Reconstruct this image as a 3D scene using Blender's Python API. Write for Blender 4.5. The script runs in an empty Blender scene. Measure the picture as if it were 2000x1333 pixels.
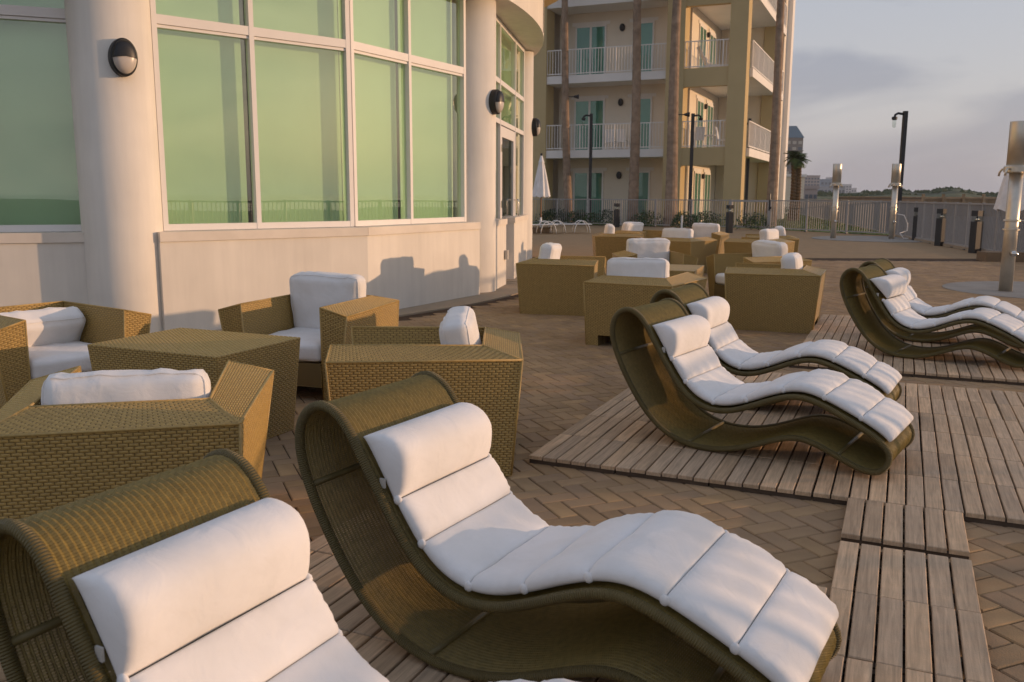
import bpy, math, random
from mathutils import Vector, Matrix, noise
R = math.radians
random.seed(7)
S = bpy.context.scene
COL = S.collection

# ------------------------------------------------------------------ camera, light, exposure
H = 1.5
cam_d = bpy.data.cameras.new('camera'); cam = bpy.data.objects.new('camera', cam_d); COL.objects.link(cam)
cam_d.sensor_width = 36; cam_d.lens = 1720/2000*36; cam_d.clip_start = .05; cam_d.clip_end = 9000
PT, RO = .1637, .004
fw = Vector((0, math.cos(PT), -math.sin(PT))); r0 = Vector((1, 0, 0)); u0 = Vector((0, math.sin(PT), math.cos(PT)))
rr = r0*math.cos(RO)+u0*math.sin(RO); uu = u0*math.cos(RO)-r0*math.sin(RO)
M = Matrix((( rr.x, uu.x, -fw.x, 0), (rr.y, uu.y, -fw.y, 0), (rr.z, uu.z, -fw.z, H), (0, 0, 0, 1)))
cam.matrix_world = M
cam_d.dof.use_dof = True; cam_d.dof.focus_distance = 5.2; cam_d.dof.aperture_fstop = 7
S.camera = cam
S.view_settings.view_transform = 'Standard'; S.view_settings.look = 'None'
S.view_settings.exposure = 0.28; S.view_settings.gamma = 1; S.view_settings.use_curve_mapping = False
S.cycles.max_bounces = 8; S.cycles.transparent_max_bounces = 24

SUN_EL, SUN_AZ = 5.6, 1.0        # azimuth counted from +X towards +Y
W = bpy.data.worlds.new('World'); S.world = W; W.use_nodes = True
nt = W.node_tree; nt.nodes.clear()
def N(t, typ, **kw):
    n = t.nodes.new(typ)
    for k, v in kw.items():
        if hasattr(n, k): setattr(n, k, v)
        else: n.inputs[k].default_value = v
    return n
sky = N(nt, 'ShaderNodeTexSky', sky_type='NISHITA', sun_disc=False, sun_elevation=R(SUN_EL), sun_rotation=R(90-SUN_AZ), air_density=1.0, dust_density=3.5, ozone_density=1.5)
tc = N(nt, 'ShaderNodeTexCoord')
mp = N(nt, 'ShaderNodeMapping'); mp.inputs['Scale'].default_value = (1.0, 1.0, 3.4); mp.inputs['Location'].default_value = (.35, .1, .2)
nz = N(nt, 'ShaderNodeTexNoise', Scale=3.1, Detail=8.0, Roughness=.5, Distortion=.5)
cr = N(nt, 'ShaderNodeValToRGB'); cr.color_ramp.elements[0].position = .46; cr.color_ramp.elements[1].position = .60
cr.color_ramp.elements[0].color = (0, 0, 0, 1); cr.color_ramp.elements[1].color = (1, 1, 1, 1)
nt.links.new(tc.outputs['Generated'], mp.inputs['Vector']); nt.links.new(mp.outputs[0], nz.inputs['Vector']); nt.links.new(nz.outputs['Fac'], cr.inputs[0])
# thin high haze: pulls the clear sky part of the way towards an even grey-lilac veil, clouds a darker slate of it
bw = N(nt, 'ShaderNodeRGBToBW'); nt.links.new(sky.outputs[0], bw.inputs[0])
veil = N(nt, 'ShaderNodeMix', data_type='RGBA', blend_type='MIX'); veil.inputs[0].default_value = .62
nt.links.new(sky.outputs[0], veil.inputs[6])
sx = N(nt, 'ShaderNodeSeparateXYZ'); nt.links.new(tc.outputs['Generated'], sx.inputs[0])
vr = N(nt, 'ShaderNodeValToRGB'); ce = vr.color_ramp.elements
ce[0].position = 0; ce[0].color = (.61, .57, .575, 1); ce[1].position = .8; ce[1].color = (.43, .48, .60, 1)
e2 = ce.new(.22); e2.color = (.47, .485, .555, 1)
vm = N(nt, 'ShaderNodeVectorMath', operation='SCALE'); vm.inputs[3].default_value = 10.0
nt.links.new(sx.outputs[2], vr.inputs[0]); nt.links.new(vr.outputs[0], vm.inputs[0]); nt.links.new(vm.outputs[0], veil.inputs[7])
cl = N(nt, 'ShaderNodeMix', data_type='RGBA', blend_type='MULTIPLY')
cf = N(nt, 'ShaderNodeMath', operation='MULTIPLY'); cf.inputs[1].default_value = .68
nt.links.new(cr.outputs[0], cf.inputs[0]); nt.links.new(cf.outputs[0], cl.inputs[0])
nt.links.new(veil.outputs[2], cl.inputs[6]); cl.inputs[7].default_value = (.62, .65, .74, 1)
bg = N(nt, 'ShaderNodeBackground'); bg.inputs[1].default_value = .118
wo = N(nt, 'ShaderNodeOutputWorld')
nt.links.new(cl.outputs[2], bg.inputs[0]); nt.links.new(bg.outputs[0], wo.inputs[0])

sl = bpy.data.lights.new('sun', 'SUN'); so = bpy.data.objects.new('sun', sl); COL.objects.link(so)
sl.energy = 2.55; sl.angle = R(.6); sl.color = (1.0, .62, .36)
sd = Vector((math.cos(R(SUN_EL))*math.cos(R(SUN_AZ)), math.cos(R(SUN_EL))*math.sin(R(SUN_AZ)), math.sin(R(SUN_EL))))
so.rotation_euler = sd.to_track_quat('Z', 'Y').to_euler(); so.location = (30, 0, 12)

# ------------------------------------------------------------------ helpers
def pt(x, y, d):            # position under photo pixel (x, y) at ground distance d ahead
    return (x-1000)/1720*d, d
class MB:
    def __init__(s): s.v = []; s.f = []; s.uv = []
    def quad(s, pts, uvs=None):
        n = len(s.v); s.v += [tuple(p) for p in pts]; s.f.append(tuple(range(n, n+len(pts))))
        s.uv += list(uvs) if uvs else [(p[0]+p[1]*.7, p[2]) for p in pts]
    def box(s, c, d, rz=0, rot=None):
        hx, hy, hz = d[0]/2, d[1]/2, d[2]/2
        m = rot if rot else Matrix.Rotation(rz, 3, 'Z')
        P = [Vector(c)+m@Vector((sx*hx, sy*hy, sz*hz)) for sz in (-1, 1) for sy in (-1, 1) for sx in (-1, 1)]
        D = d
        for idx, (a, b) in (((0, 2, 3, 1), (1, 0)), ((4, 5, 7, 6), (0, 1)), ((0, 1, 5, 4), (0, 2)), ((1, 3, 7, 5), (1, 2)), ((3, 2, 6, 7), (0, 2)), ((2, 0, 4, 6), (1, 2))):
            s.quad([P[i] for i in idx], [(0, 0), (D[a], 0), (D[a], D[b]), (0, D[b])])
    def hexa(s, b4, t4):      # prism from 4 bottom and 4 top points (both counter-clockwise from above)
        s.quad(b4[::-1]); s.quad(t4)
        for i in range(4):
            j = (i+1) % 4; s.quad([b4[i], b4[j], t4[j], t4[i]])
    def prism(s, poly, z0, z1):
        n = len(poly); s.quad([(p[0], p[1], z1) for p in poly]); s.quad([(p[0], p[1], z0) for p in poly[::-1]])
        for i in range(n):
            j = (i+1) % n; a, b = poly[i], poly[j]
            s.quad([(a[0], a[1], z0), (b[0], b[1], z0), (b[0], b[1], z1), (a[0], a[1], z1)])
    def tube(s, pts, r, n=8, closed=False, cap=True, ring=None):
        pts = [Vector(p) for p in pts]; m = len(pts); rings = []
        rad = r if callable(r) else (lambda i: r)
        up = Vector((0, 0, 1)); prev = None
        for i in range(m):
            if closed: t = pts[(i+1) % m]-pts[i-1]
            else: t = pts[min(i+1, m-1)]-pts[max(i-1, 0)]
            t.normalize()
            if prev is None:
                a = up if abs(t.z) < .9 else Vector((1, 0, 0)); x = t.cross(a).normalized()
            else: x = (prev-t*prev.dot(t)).normalized()
            prev = x; y = t.cross(x)
            base = len(s.v); q = rad(i)
            s.v += [tuple(pts[i]+x*math.cos(2*math.pi*k/n)*q+y*math.sin(2*math.pi*k/n)*q) for k in range(n)]
            rings.append(base)
        L = m if closed else m-1
        for i in range(L):
            a, b = rings[i], rings[(i+1) % m]
            for k in range(n):
                k2 = (k+1) % n; s.f.append((a+k, a+k2, b+k2, b+k)); s.uv += [(k/n, i/4), ((k+1)/n, i/4), ((k+1)/n, (i+1)/4), (k/n, (i+1)/4)]
        if cap and not closed:
            s.f.append(tuple(rings[0]+k for k in range(n))[::-1]); s.uv += [(0, 0)]*n
            s.f.append(tuple(rings[-1]+k for k in range(n))); s.uv += [(0, 0)]*n
    def lathe(s, prof, n=24, c=(0, 0, 0)):
        b = len(s.v)
        for (r, z) in prof: s.v += [(c[0]+r*math.cos(2*math.pi*k/n), c[1]+r*math.sin(2*math.pi*k/n), c[2]+z) for k in range(n)]
        for i in range(len(prof)-1):
            for k in range(n):
                k2 = (k+1) % n; s.f.append((b+i*n+k, b+i*n+k2, b+(i+1)*n+k2, b+(i+1)*n+k))
                s.uv += [(k/n, prof[i][1]), ((k+1)/n, prof[i][1]), ((k+1)/n, prof[i+1][1]), (k/n, prof[i+1][1])]
        s.f.append(tuple(b+(len(prof)-1)*n+k for k in range(n))); s.uv += [(0, 0)]*n
        s.f.append(tuple(b+k for k in range(n))[::-1]); s.uv += [(0, 0)]*n
    def grid(s, fn, nu, nv, flip=False):
        b = len(s.v)
        for i in range(nu+1):
            for j in range(nv+1): s.v.append(tuple(fn(i/nu, j/nv)))
        for i in range(nu):
            for j in range(nv):
                q = (b+i*(nv+1)+j, b+(i+1)*(nv+1)+j, b+(i+1)*(nv+1)+j+1, b+i*(nv+1)+j+1)
                u = [(i/nu, j/nv), ((i+1)/nu, j/nv), ((i+1)/nu, (j+1)/nv), (i/nu, (j+1)/nv)]
                s.f.append(q[::-1] if flip else q); s.uv += u[::-1] if flip else u
    def mesh(s, name, mat, smooth=False, merge=False):
        me = bpy.data.meshes.new(name); me.from_pydata(s.v, [], s.f)
        if len(s.uv) == len(me.loops):
            l = me.uv_layers.new(name='UVMap'); l.data.foreach_set('uv', [c for u in s.uv for c in u])
        if mat: me.materials.append(mat)
        if smooth: me.polygons.foreach_set('use_smooth', [True]*len(me.polygons))
        if merge:
            import bmesh
            bm = bmesh.new(); bm.from_mesh(me); bmesh.ops.remove_doubles(bm, verts=bm.verts, dist=1e-5); bmesh.ops.recalc_face_normals(bm, faces=bm.faces); bm.to_mesh(me); bm.free()
        me.update(); return me
    def obj(s, name, mat, parent=None, smooth=False, merge=False, kind=None, label=None, cat=None, group=None, bevel=0):
        return link(name, s.mesh(name, mat, smooth, merge), parent, kind, label, cat, group, bevel)
def link(name, me, parent=None, kind=None, label=None, cat=None, group=None, bevel=0):
    o = bpy.data.objects.new(name, me); COL.objects.link(o)
    if parent: o.parent = parent
    if kind: o['kind'] = kind
    if label: o['label'] = label
    if cat: o['category'] = cat
    if group: o['group'] = group
    if bevel:
        b = o.modifiers.new('bevel', 'BEVEL'); b.width = bevel; b.segments = 2; b.limit_method = 'ANGLE'; b.harden_normals = False
    return o
def thing(name, label, cat, loc=(0, 0, 0), rz=0, group=None):
    o = bpy.data.objects.new(name, None); COL.objects.link(o); o.location = loc; o.rotation_euler = (0, 0, rz)
    o.empty_display_size = .1; o['label'] = label; o['category'] = cat
    if group: o['group'] = group
    return o
def kids(o): return [c for c in CH if c.parent == o]
def dup(root, loc, rz, label):
    r = root.copy(); COL.objects.link(r); r.location = loc; r.rotation_euler = (0, 0, rz); r['label'] = label
    for ch in list(root.children):
        c = ch.copy(); COL.objects.link(c); c.parent = r
        for g in list(ch.children):
            d = g.copy(); COL.objects.link(d); d.parent = c
    return r

# ------------------------------------------------------------------ materials
def mat(name, col, rough=.6, spec=.4, metal=0, var=.0, vscale=6, bump=0, bscale=60, coord='Object', detail=4, dirt=None):
    m = bpy.data.materials.new(name); m.use_nodes = True; t = m.node_tree; b = t.nodes['Principled BSDF']
    b.inputs['Base Color'].default_value = (*col, 1); b.inputs['Roughness'].default_value = rough
    b.inputs['Specular IOR Level'].default_value = spec; b.inputs['Metallic'].default_value = metal
    c = N(t, 'ShaderNodeTexCoord')
    if var:
        n = N(t, 'ShaderNodeTexNoise', Scale=vscale, Detail=detail, Roughness=.6); t.links.new(c.outputs[coord], n.inputs['Vector'])
        rp = N(t, 'ShaderNodeMapRange'); rp.inputs[1].default_value = .3; rp.inputs[2].default_value = .7; rp.inputs[3].default_value = 1-var; rp.inputs[4].default_value = 1+var
        t.links.new(n.outputs['Fac'], rp.inputs[0])
        mx = N(t, 'ShaderNodeMix', data_type='RGBA', blend_type='MULTIPLY'); mx.inputs[0].default_value = 1
        mx.inputs[6].default_value = (*col, 1); t.links.new(rp.outputs[0], mx.inputs[7]); t.links.new(mx.outputs[2], b.inputs['Base Color'])
    if bump:
        n2 = N(t, 'ShaderNodeTexNoise', Scale=bscale, Detail=5, Roughness=.6); t.links.new(c.outputs[coord], n2.inputs['Vector'])
        bp = N(t, 'ShaderNodeBump', Strength=bump, Distance=.01); t.links.new(n2.outputs['Fac'], bp.inputs['Height']); t.links.new(bp.outputs[0], b.inputs['Normal'])
    return m
def rndmul(m, amt, tint=None):      # per-object random brightness
    t = m.node_tree; b = t.nodes['Principled BSDF']; oi = N(t, 'ShaderNodeObjectInfo')
    rp = N(t, 'ShaderNodeMapRange'); rp.inputs[3].default_value = 1-amt; rp.inputs[4].default_value = 1+amt
    t.links.new(oi.outputs['Random'], rp.inputs[0])
    mx = N(t, 'ShaderNodeMix', data_type='RGBA', blend_type='MULTIPLY'); mx.inputs[0].default_value = 1
    inp = b.inputs['Base Color']
    if inp.is_linked: t.links.new(inp.links[0].from_socket, mx.inputs[6])
    else: mx.inputs[6].default_value = inp.default_value
    t.links.new(rp.outputs[0], mx.inputs[7]); t.links.new(mx.outputs[2], inp)
    if tint:
        m2 = N(t, 'ShaderNodeMix', data_type='RGBA', blend_type='MIX')
        f = N(t, 'ShaderNodeMath', operation='FRACT'); g = N(t, 'ShaderNodeMath', operation='MULTIPLY'); g.inputs[1].default_value = 7.31
        t.links.new(oi.outputs['Random'], g.inputs[0]); t.links.new(g.outputs[0], f.inputs[0])
        h = N(t, 'ShaderNodeMath', operation='MULTIPLY'); h.inputs[1].default_value = .55; t.links.new(f.outputs[0], h.inputs[0]); t.links.new(h.outputs[0], m2.inputs[0])
        t.links.new(mx.outputs[2], m2.inputs[6]); m2.inputs[7].default_value = (*tint, 1); t.links.new(m2.outputs[2], inp)
    return m
m_stucco = mat('stucco', (.76, .71, .63), .85, .2, var=.07, vscale=.9, bump=.22, bscale=160)
m_sill = mat('sill_stone', (.74, .67, .58), .75, .25, var=.07, vscale=3, bump=.15, bscale=120)
m_frame = mat('window_frame_paint', (.78, .75, .72), .4, .5, var=.02)
m_blind = mat('blind_fabric', (.60, .74, .55), .85, .1, var=.03, vscale=2)
m_dark = mat('dark_room', (.05, .05, .045), .8, .2)
m_black = mat('black_metal', (.012, .012, .013), .45, .5, var=.15, vscale=8)
m_steel = mat('brushed_steel', (.64, .58, .48), .38, .5, metal=.75, var=.10, vscale=5, bump=.05, bscale=90)
m_alu = mat('grey_fence_paint', (.36, .34, .32), .5, .4, var=.05)
m_alu2 = mat('grey_picket_paint', (.27, .26, .25), .5, .4, var=.08)
m_white = mat('white_metal_paint', (.74, .74, .72), .45, .4)
m_tan = mat('tan_stucco', (.54, .42, .22), .85, .2, var=.05, vscale=.7, bump=.1, bscale=60)
m_beige = mat('beige_stucco', (.76, .68, .55), .85, .2, var=.04, vscale=.8)
m_slab = mat('balcony_white', (.80, .77, .72), .8, .2, var=.04, vscale=.9)
m_teal = mat('teal_blind', (.15, .33, .28), .35, .5, var=.12, vscale=.6)
m_bark = mat('palm_bark', (.30, .215, .15), .9, .15, var=.3, vscale=3.2, bump=.5, bscale=14)
m_bark2 = mat('palm_boot_bark', (.15, .10, .055), .9, .15, var=.35, vscale=9, bump=.6, bscale=18)
m_frond = mat('palm_frond', (.06, .10, .028), .6, .3, var=.3, vscale=2)
m_leaf = mat('shrub_leaf', (.045, .075, .025), .6, .3, var=.45, vscale=5)
m_grass = mat('grass_blade', (.13, .17, .04), .8, .2, var=.35, vscale=1.2)
m_concrete = mat('concrete', (.30, .275, .24), .85, .2, var=.14, vscale=2.2, bump=.15, bscale=70)
m_concrete2 = mat('tan_concrete', (.36, .285, .20), .85, .2, var=.10, vscale=1.6, bump=.15, bscale=90)
m_sand = mat('grey_sand', (.15, .14, .125), .9, .1, var=.2, vscale=.15, detail=8)
m_dune = mat('dune_scrub', (.10, .11, .06), .95, .1, var=.5, vscale=.12, detail=8)
m_wood_f = mat('weathered_fence_wood', (.34, .24, .14), .85, .2, var=.25, vscale=1.5)
m_brick = mat('paver_clay', (.37, .24, .122), .88, .22, var=.26, vscale=2.0, bump=.35, bscale=130, coord='Object')
m_slat = mat('teak_slat', (.56, .385, .23), .72, .3, var=.12, vscale=5, bump=.15, bscale=110)
m_batten = mat('batten_wood', (.09, .062, .042), .85, .2, var=.2, vscale=10)
m_joint = mat('joint_sand', (.085, .055, .035), .95, .1, var=.25, vscale=6)
m_wick = mat('resin_wicker', (.41, .27, .083), .42, .5, var=.20, vscale=55)
m_wickb = mat('wicker_backing', (.17, .115, .042), .7, .3)
m_rail = mat('lounger_rail_wrap', (.155, .118, .042), .5, .4, var=.12, vscale=20)
m_belt = mat('lounger_weave', (.225, .16, .042), .5, .4, var=.2, vscale=40)
m_tag = mat('tag_label', (.5, .47, .42), .7, .2)
m_chrome = mat('chrome', (.7, .66, .6), .12, .6, metal=1)
m_planter = mat('planter_box', (.22, .155, .095), .85, .2, var=.1, vscale=4)
m_pole_w = mat('umbrella_pole_wood', (.20, .085, .035), .5, .4)
for m_, a_, tint_ in ((m_slat, .20, (.40, .31, .225)), (m_brick, .15, (.31, .215, .145))): rndmul(m_, a_, tint_)
t = m_stucco.node_tree; b = t.nodes['Principled BSDF']; c = N(t, 'ShaderNodeTexCoord'); mq = N(t, 'ShaderNodeMapping'); mq.inputs['Scale'].default_value = (5, 5, .45); t.links.new(c.outputs['Object'], mq.inputs[0])
ns_ = N(t, 'ShaderNodeTexNoise', Scale=1.4, Detail=6, Roughness=.62); t.links.new(mq.outputs[0], ns_.inputs['Vector'])
rq = N(t, 'ShaderNodeMapRange'); rq.inputs[1].default_value = .35; rq.inputs[2].default_value = .75; rq.inputs[3].default_value = 1.03; rq.inputs[4].default_value = .92; t.links.new(ns_.outputs['Fac'], rq.inputs[0])
mxq = N(t, 'ShaderNodeMix', data_type='RGBA', blend_type='MULTIPLY'); mxq.inputs[0].default_value = 1
t.links.new(b.inputs['Base Color'].links[0].from_socket, mxq.inputs[6]); t.links.new(rq.outputs[0], mxq.inputs[7]); t.links.new(mxq.outputs[2], b.inputs['Base Color'])
# wrap rings on the rails
def wrap(m, freq, amt, axis_uv=True):
    t = m.node_tree; b = t.nodes['Principled BSDF']; c = N(t, 'ShaderNodeTexCoord'); sp = N(t, 'ShaderNodeSeparateXYZ'); t.links.new(c.outputs['UV'], sp.inputs[0])
    mu = N(t, 'ShaderNodeMath', operation='MULTIPLY'); mu.inputs[1].default_value = freq; t.links.new(sp.outputs['Y'], mu.inputs[0])
    si = N(t, 'ShaderNodeMath', operation='SINE'); t.links.new(mu.outputs[0], si.inputs[0])
    bp = N(t, 'ShaderNodeBump', Strength=amt, Distance=.004); t.links.new(si.outputs[0], bp.inputs['Height']); t.links.new(bp.outputs[0], b.inputs['Normal'])
wrap(m_rail, 80, .8)
# wood grain stretched along the slat (object X)
t = m_slat.node_tree; b = t.nodes['Principled BSDF']; c = N(t, 'ShaderNodeTexCoord'); oi = N(t, 'ShaderNodeObjectInfo')
ad = N(t, 'ShaderNodeVectorMath', operation='ADD'); mp2 = N(t, 'ShaderNodeMapping'); mp2.inputs['Scale'].default_value = (3.2, 70, 30)
sc_ = N(t, 'ShaderNodeVectorMath', operation='SCALE'); sc_.inputs[3].default_value = 9; t.links.new(oi.outputs['Location'], sc_.inputs[0])
t.links.new(c.outputs['Object'], ad.inputs[0]); t.links.new(sc_.outputs[0], ad.inputs[1]); t.links.new(ad.outputs[0], mp2.inputs[0])
gn = N(t, 'ShaderNodeTexNoise', Scale=1.0, Detail=6, Roughness=.65, Distortion=.6); t.links.new(mp2.outputs[0], gn.inputs['Vector'])
rp = N(t, 'ShaderNodeMapRange'); rp.inputs[1].default_value = .25; rp.inputs[2].default_value = .75; rp.inputs[3].default_value = .62; rp.inputs[4].default_value = 1.32; t.links.new(gn.outputs['Fac'], rp.inputs[0])
mx = N(t, 'ShaderNodeMix', data_type='RGBA', blend_type='MULTIPLY'); mx.inputs[0].default_value = 1
t.links.new(b.inputs['Base Color'].links[0].from_socket, mx.inputs[6]); t.links.new(rp.outputs[0], mx.inputs[7]); t.links.new(mx.outputs[2], b.inputs['Base Color'])
# white cushion cloth
def cloth():
    m = bpy.data.materials.new('white_canvas'); m.use_nodes = True; t = m.node_tree; b = t.nodes['Principled BSDF']
    b.inputs['Roughness'].default_value = .85; b.inputs['Specular IOR Level'].default_value = .2; b.inputs['Sheen Weight'].default_value = .15
    c = N(t, 'ShaderNodeTexCoord'); n = N(t, 'ShaderNodeTexNoise', Scale=3.5, Detail=5, Roughness=.6); t.links.new(c.outputs['Object'], n.inputs['Vector'])
    r_ = N(t, 'ShaderNodeValToRGB'); r_.color_ramp.elements[0].color = (.74, .72, .69, 1); r_.color_ramp.elements[1].color = (.82, .80, .78, 1)
    r_.color_ramp.elements[0].position = .35; r_.color_ramp.elements[1].position = .6
    t.links.new(n.outputs['Fac'], r_.inputs[0]); t.links.new(r_.outputs[0], b.inputs['Base Color'])
    w = N(t, 'ShaderNodeTexNoise', Scale=9, Detail=3, Roughness=.5, Distortion=1.2); t.links.new(c.outputs['Object'], w.inputs['Vector'])
    w2 = N(t, 'ShaderNodeTexNoise', Scale=420, Detail=1); t.links.new(c.outputs['Object'], w2.inputs['Vector'])
    b1 = N(t, 'ShaderNodeBump', Strength=.22, Distance=.02); t.links.new(w.outputs['Fac'], b1.inputs['Height'])
    b2 = N(t, 'ShaderNodeBump', Strength=.12, Distance=.002); t.links.new(w2.outputs['Fac'], b2.inputs['Height']); t.links.new(b1.outputs[0], b2.inputs['Normal'])
    t.links.new(b2.outputs[0], b.inputs['Normal']); return m
m_cloth = cloth()
def glassmat(name, tint, refl, base=.06):
    m = bpy.data.materials.new(name); m.use_nodes = True; t = m.node_tree; t.nodes.clear()
    o = N(t, 'ShaderNodeOutputMaterial'); tr = N(t, 'ShaderNodeBsdfTransparent'); tr.inputs[0].default_value = (*tint, 1)
    gl = N(t, 'ShaderNodeBsdfGlossy', Roughness=0.012); gl.inputs[0].default_value = (*refl, 1)
    fr = N(t, 'ShaderNodeFresnel', IOR=1.7); ad = N(t, 'ShaderNodeMath', operation='ADD'); ad.inputs[1].default_value = base; ad.use_clamp = True
    c = N(t, 'ShaderNodeTexCoord'); nz = N(t, 'ShaderNodeTexNoise', Scale=.7, Detail=1); t.links.new(c.outputs['Object'], nz.inputs['Vector'])
    bp = N(t, 'ShaderNodeBump', Strength=.06, Distance=.05); t.links.new(nz.outputs['Fac'], bp.inputs['Height']); t.links.new(bp.outputs[0], gl.inputs['Normal'])
    mx = N(t, 'ShaderNodeMixShader'); gm = N(t, 'ShaderNodeNewGeometry'); iv = N(t, 'ShaderNodeMath', operation='SUBTRACT'); iv.inputs[0].default_value = 1; t.links.new(gm.outputs['Backfacing'], iv.inputs[1])
    ml = N(t, 'ShaderNodeMath', operation='MULTIPLY'); t.links.new(fr.outputs[0], ad.inputs[0]); t.links.new(ad.outputs[0], ml.inputs[0]); t.links.new(iv.outputs[0], ml.inputs[1]); t.links.new(ml.outputs[0], mx.inputs[0]); t.links.new(tr.outputs[0], mx.inputs[1]); t.links.new(gl.outputs[0], mx.inputs[2]); t.links.new(mx.outputs[0], o.inputs[0])
    return m
m_glass = glassmat('tinted_green_glass', (.88, .95, .87), (.94, .98, .86), .17)
m_gclear = glassmat('clear_glass', (.85, .88, .86), (.9, .9, .9), .02)
m_teal_g = glassmat('balcony_door_glass', (.82, .92, .87), (.8, .9, .86), .03)
m_lens = mat('lamp_lens', (.55, .50, .45), .3, .5)
# sea
m_sea = mat('sea_water', (.06, .10, .10), .12, .6, bump=.6, bscale=.8)
# far paving tone (pavers too far to tell apart) : same clay, fine joint texture
m_pave = mat('far_paving', (.33, .22, .118), .88, .22, var=.12, vscale=3.0, detail=8, bump=.2, bscale=60)

# ------------------------------------------------------------------ ground
def flat(name, poly, z, m, kind='structure', parent=None):
    q = MB(); q.quad([(p[0], p[1], z) for p in poly], [(p[0], p[1]) for p in poly]); o = q.obj(name, m, parent, kind=kind); return o
flat('sand_ground', [(-2500, -2500), (62, -2500), (62, -200), (75, 0), (140, 200), (700, 1800), (700, 4000), (-2500, 4000)], -.05, m_sand)
flat('sea', [(62, -2500), (5000, -2500), (5000, 4000), (700, 4000), (700, 1800), (140, 200), (75, 0), (62, -200)], -.046, m_sea)
fline = lambda y: 8.52+.181*y         # seaside fence line x at y
patio = flat('patio', [(-14, -6), (fline(-6)+.25, -6), (fline(34.8)+.2, 34.8), (10.7, 43.6), (-2, 49), (-14, 52)], -.012, m_pave)
m_jo = flat('joint_sand_bed', [(-6.5, .6), (fline(.6), .6), (fline(22), 22), (-6.5, 22)], -.008, m_joint)
flat('lawn', [(-14, 52), (-2, 49.1), (10.7, 43.7), (15.2, 35.0), (25, 78), (18, 110), (-14, 110)], -.004, m_grass)

# herringbone pavers: individual pieces near, one joined sheet farther off
BW = .103; BA = .395; ca, sa = math.cos(BA), math.sin(BA)
def paver_mb(q, cx, cy, vert, z):
    a, b = (BW/2-.003, BW-.003) if vert else (BW-.003, BW/2-.003)
    zt = z; zb = -.02; e = .005
    P = lambda x, y, zz: (cx+x*ca-y*sa, cy+x*sa+y*ca, zz)
    top = [P(-a+e, -b+e, zt), P(a-e, -b+e, zt), P(a-e, b-e, zt), P(-a+e, b-e, zt)]
    mid = [P(-a, -b, zt-.005), P(a, -b, zt-.005), P(a, b, zt-.005), P(-a, b, zt-.005)]
    bot = [P(-a, -b, zb), P(a, -b, zb), P(a, b, zb), P(-a, b, zb)]
    n = len(q.v); q.v += bot+mid+top
    q.f.append((n+8, n+9, n+10, n+11)); q.uv += [(0, 0)]*4
    for i in range(4):
        j = (i+1) % 4; q.f.append((n+4+i, n+4+j, n+8+j, n+8+i)); q.f.append((n+i, n+j, n+4+j, n+4+i)); q.uv += [(0, 0)]*8
DY, DO, DS = -.4143, (.0939, 4.8257), .5116      # deck grid
cu, su = math.cos(DY), math.sin(DY)
def duv(u, v): return (DO[0]+DS*(u*cu-v*su), DO[1]+DS*(u*su+v*cu))
def inv(x, y): dx, dy = x-DO[0], y-DO[1]; return ((dx*cu+dy*su)/DS, (-dx*su+dy*cu)/DS)
def covered(x, y):          # well inside a deck mat: nothing of the paving shows
    u, v = inv(x, y)
    return (.3 < u < 12 and .4 < v < 5.7) or (-.4 < u < 4 and -9 < v < -2.4) or (2.3 < u < 12 and 7.4 < v < 13.4)
near, far = [], []
def wall_d(x, y): return math.hypot(x+10.42, y-17.61)
for i in range(-240, 260):
    for j in range(-240, 260):
        r = (i+j) % 4
        if r not in (0, 2): continue
        lx, ly = (i*BW+BW, j*BW+BW/2) if r == 0 else (i*BW+BW/2, j*BW+BW)
        x, y = lx*ca-ly*sa, 8+lx*sa+ly*ca
        if y < 1.2 or y > 21 or x > fline(y)-.1 or x < -.66*y-.8 or x > .66*y+1.0: continue
        if wall_d(x, y) < 11.45 and y > 8.5 or (y > 8.3 and x < -3.4): continue
        if covered(x, y): continue
        px = 1000+1720*x/(y*.99+.01); 
        vis = -40 < px < 2040 and y > 2.2
        d = y
        (near if vis else far).append((d, x, y, r == 2))
        
# the 300 nearest that the furniture does not hide are parts of the patio
def open_spot(x, y):
    u, v = inv(x, y)
    deck = (-.1 < u < 12 and -.1 < v < 6.1) or (3.2 < u < 4.4 and v < .1 and v > -3) or (-.8 < u < 4.3 and v < -2.05) or (1.9 < u < 12 and 6.95 < v < 14)
    c1 = -3.4 < x < -1.2 and y < 4.5
    return not deck and not c1
cand = sorted([p for p in near if open_spot(p[1], p[2])], key=lambda p: p[0])
solo = set((p[1], p[2]) for p in cand[:300])
pm = []
for vert in (False, True):
    for k in range(1):
        q = MB(); paver_mb(q, 0, 0, vert, 0); pm.append(q.mesh('paver', m_brick))
for (d, x, y, vert) in cand[:300]:
    o = link('paver', pm[1 if vert else 0], patio); o.location = (x, y, random.uniform(-.0015, .0015)); o.rotation_euler = (random.gauss(0, .002), random.gauss(0, .002), random.gauss(0, .006))
q = MB(); 
for (d, x, y, vert) in near+far:
    if (x, y) not in solo: paver_mb(q, x+random.gauss(0, .0006), y+random.gauss(0, .0006), vert, random.uniform(-.0012, .0018))
m_brick_all = m_brick.copy(); m_brick_all.name = 'paver_clay_field'
t = m_brick_all.node_tree
gi = N(t, 'ShaderNodeNewGeometry')
for n_ in list(t.nodes):
    if n_.type == 'OBJECT_INFO':
        for l in list(t.links):
            if l.from_node == n_: t.links.new(gi.outputs['Random Per Island'], l.to_socket)
q.obj('paver_field', m_brick_all, patio, kind='stuff')

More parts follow.
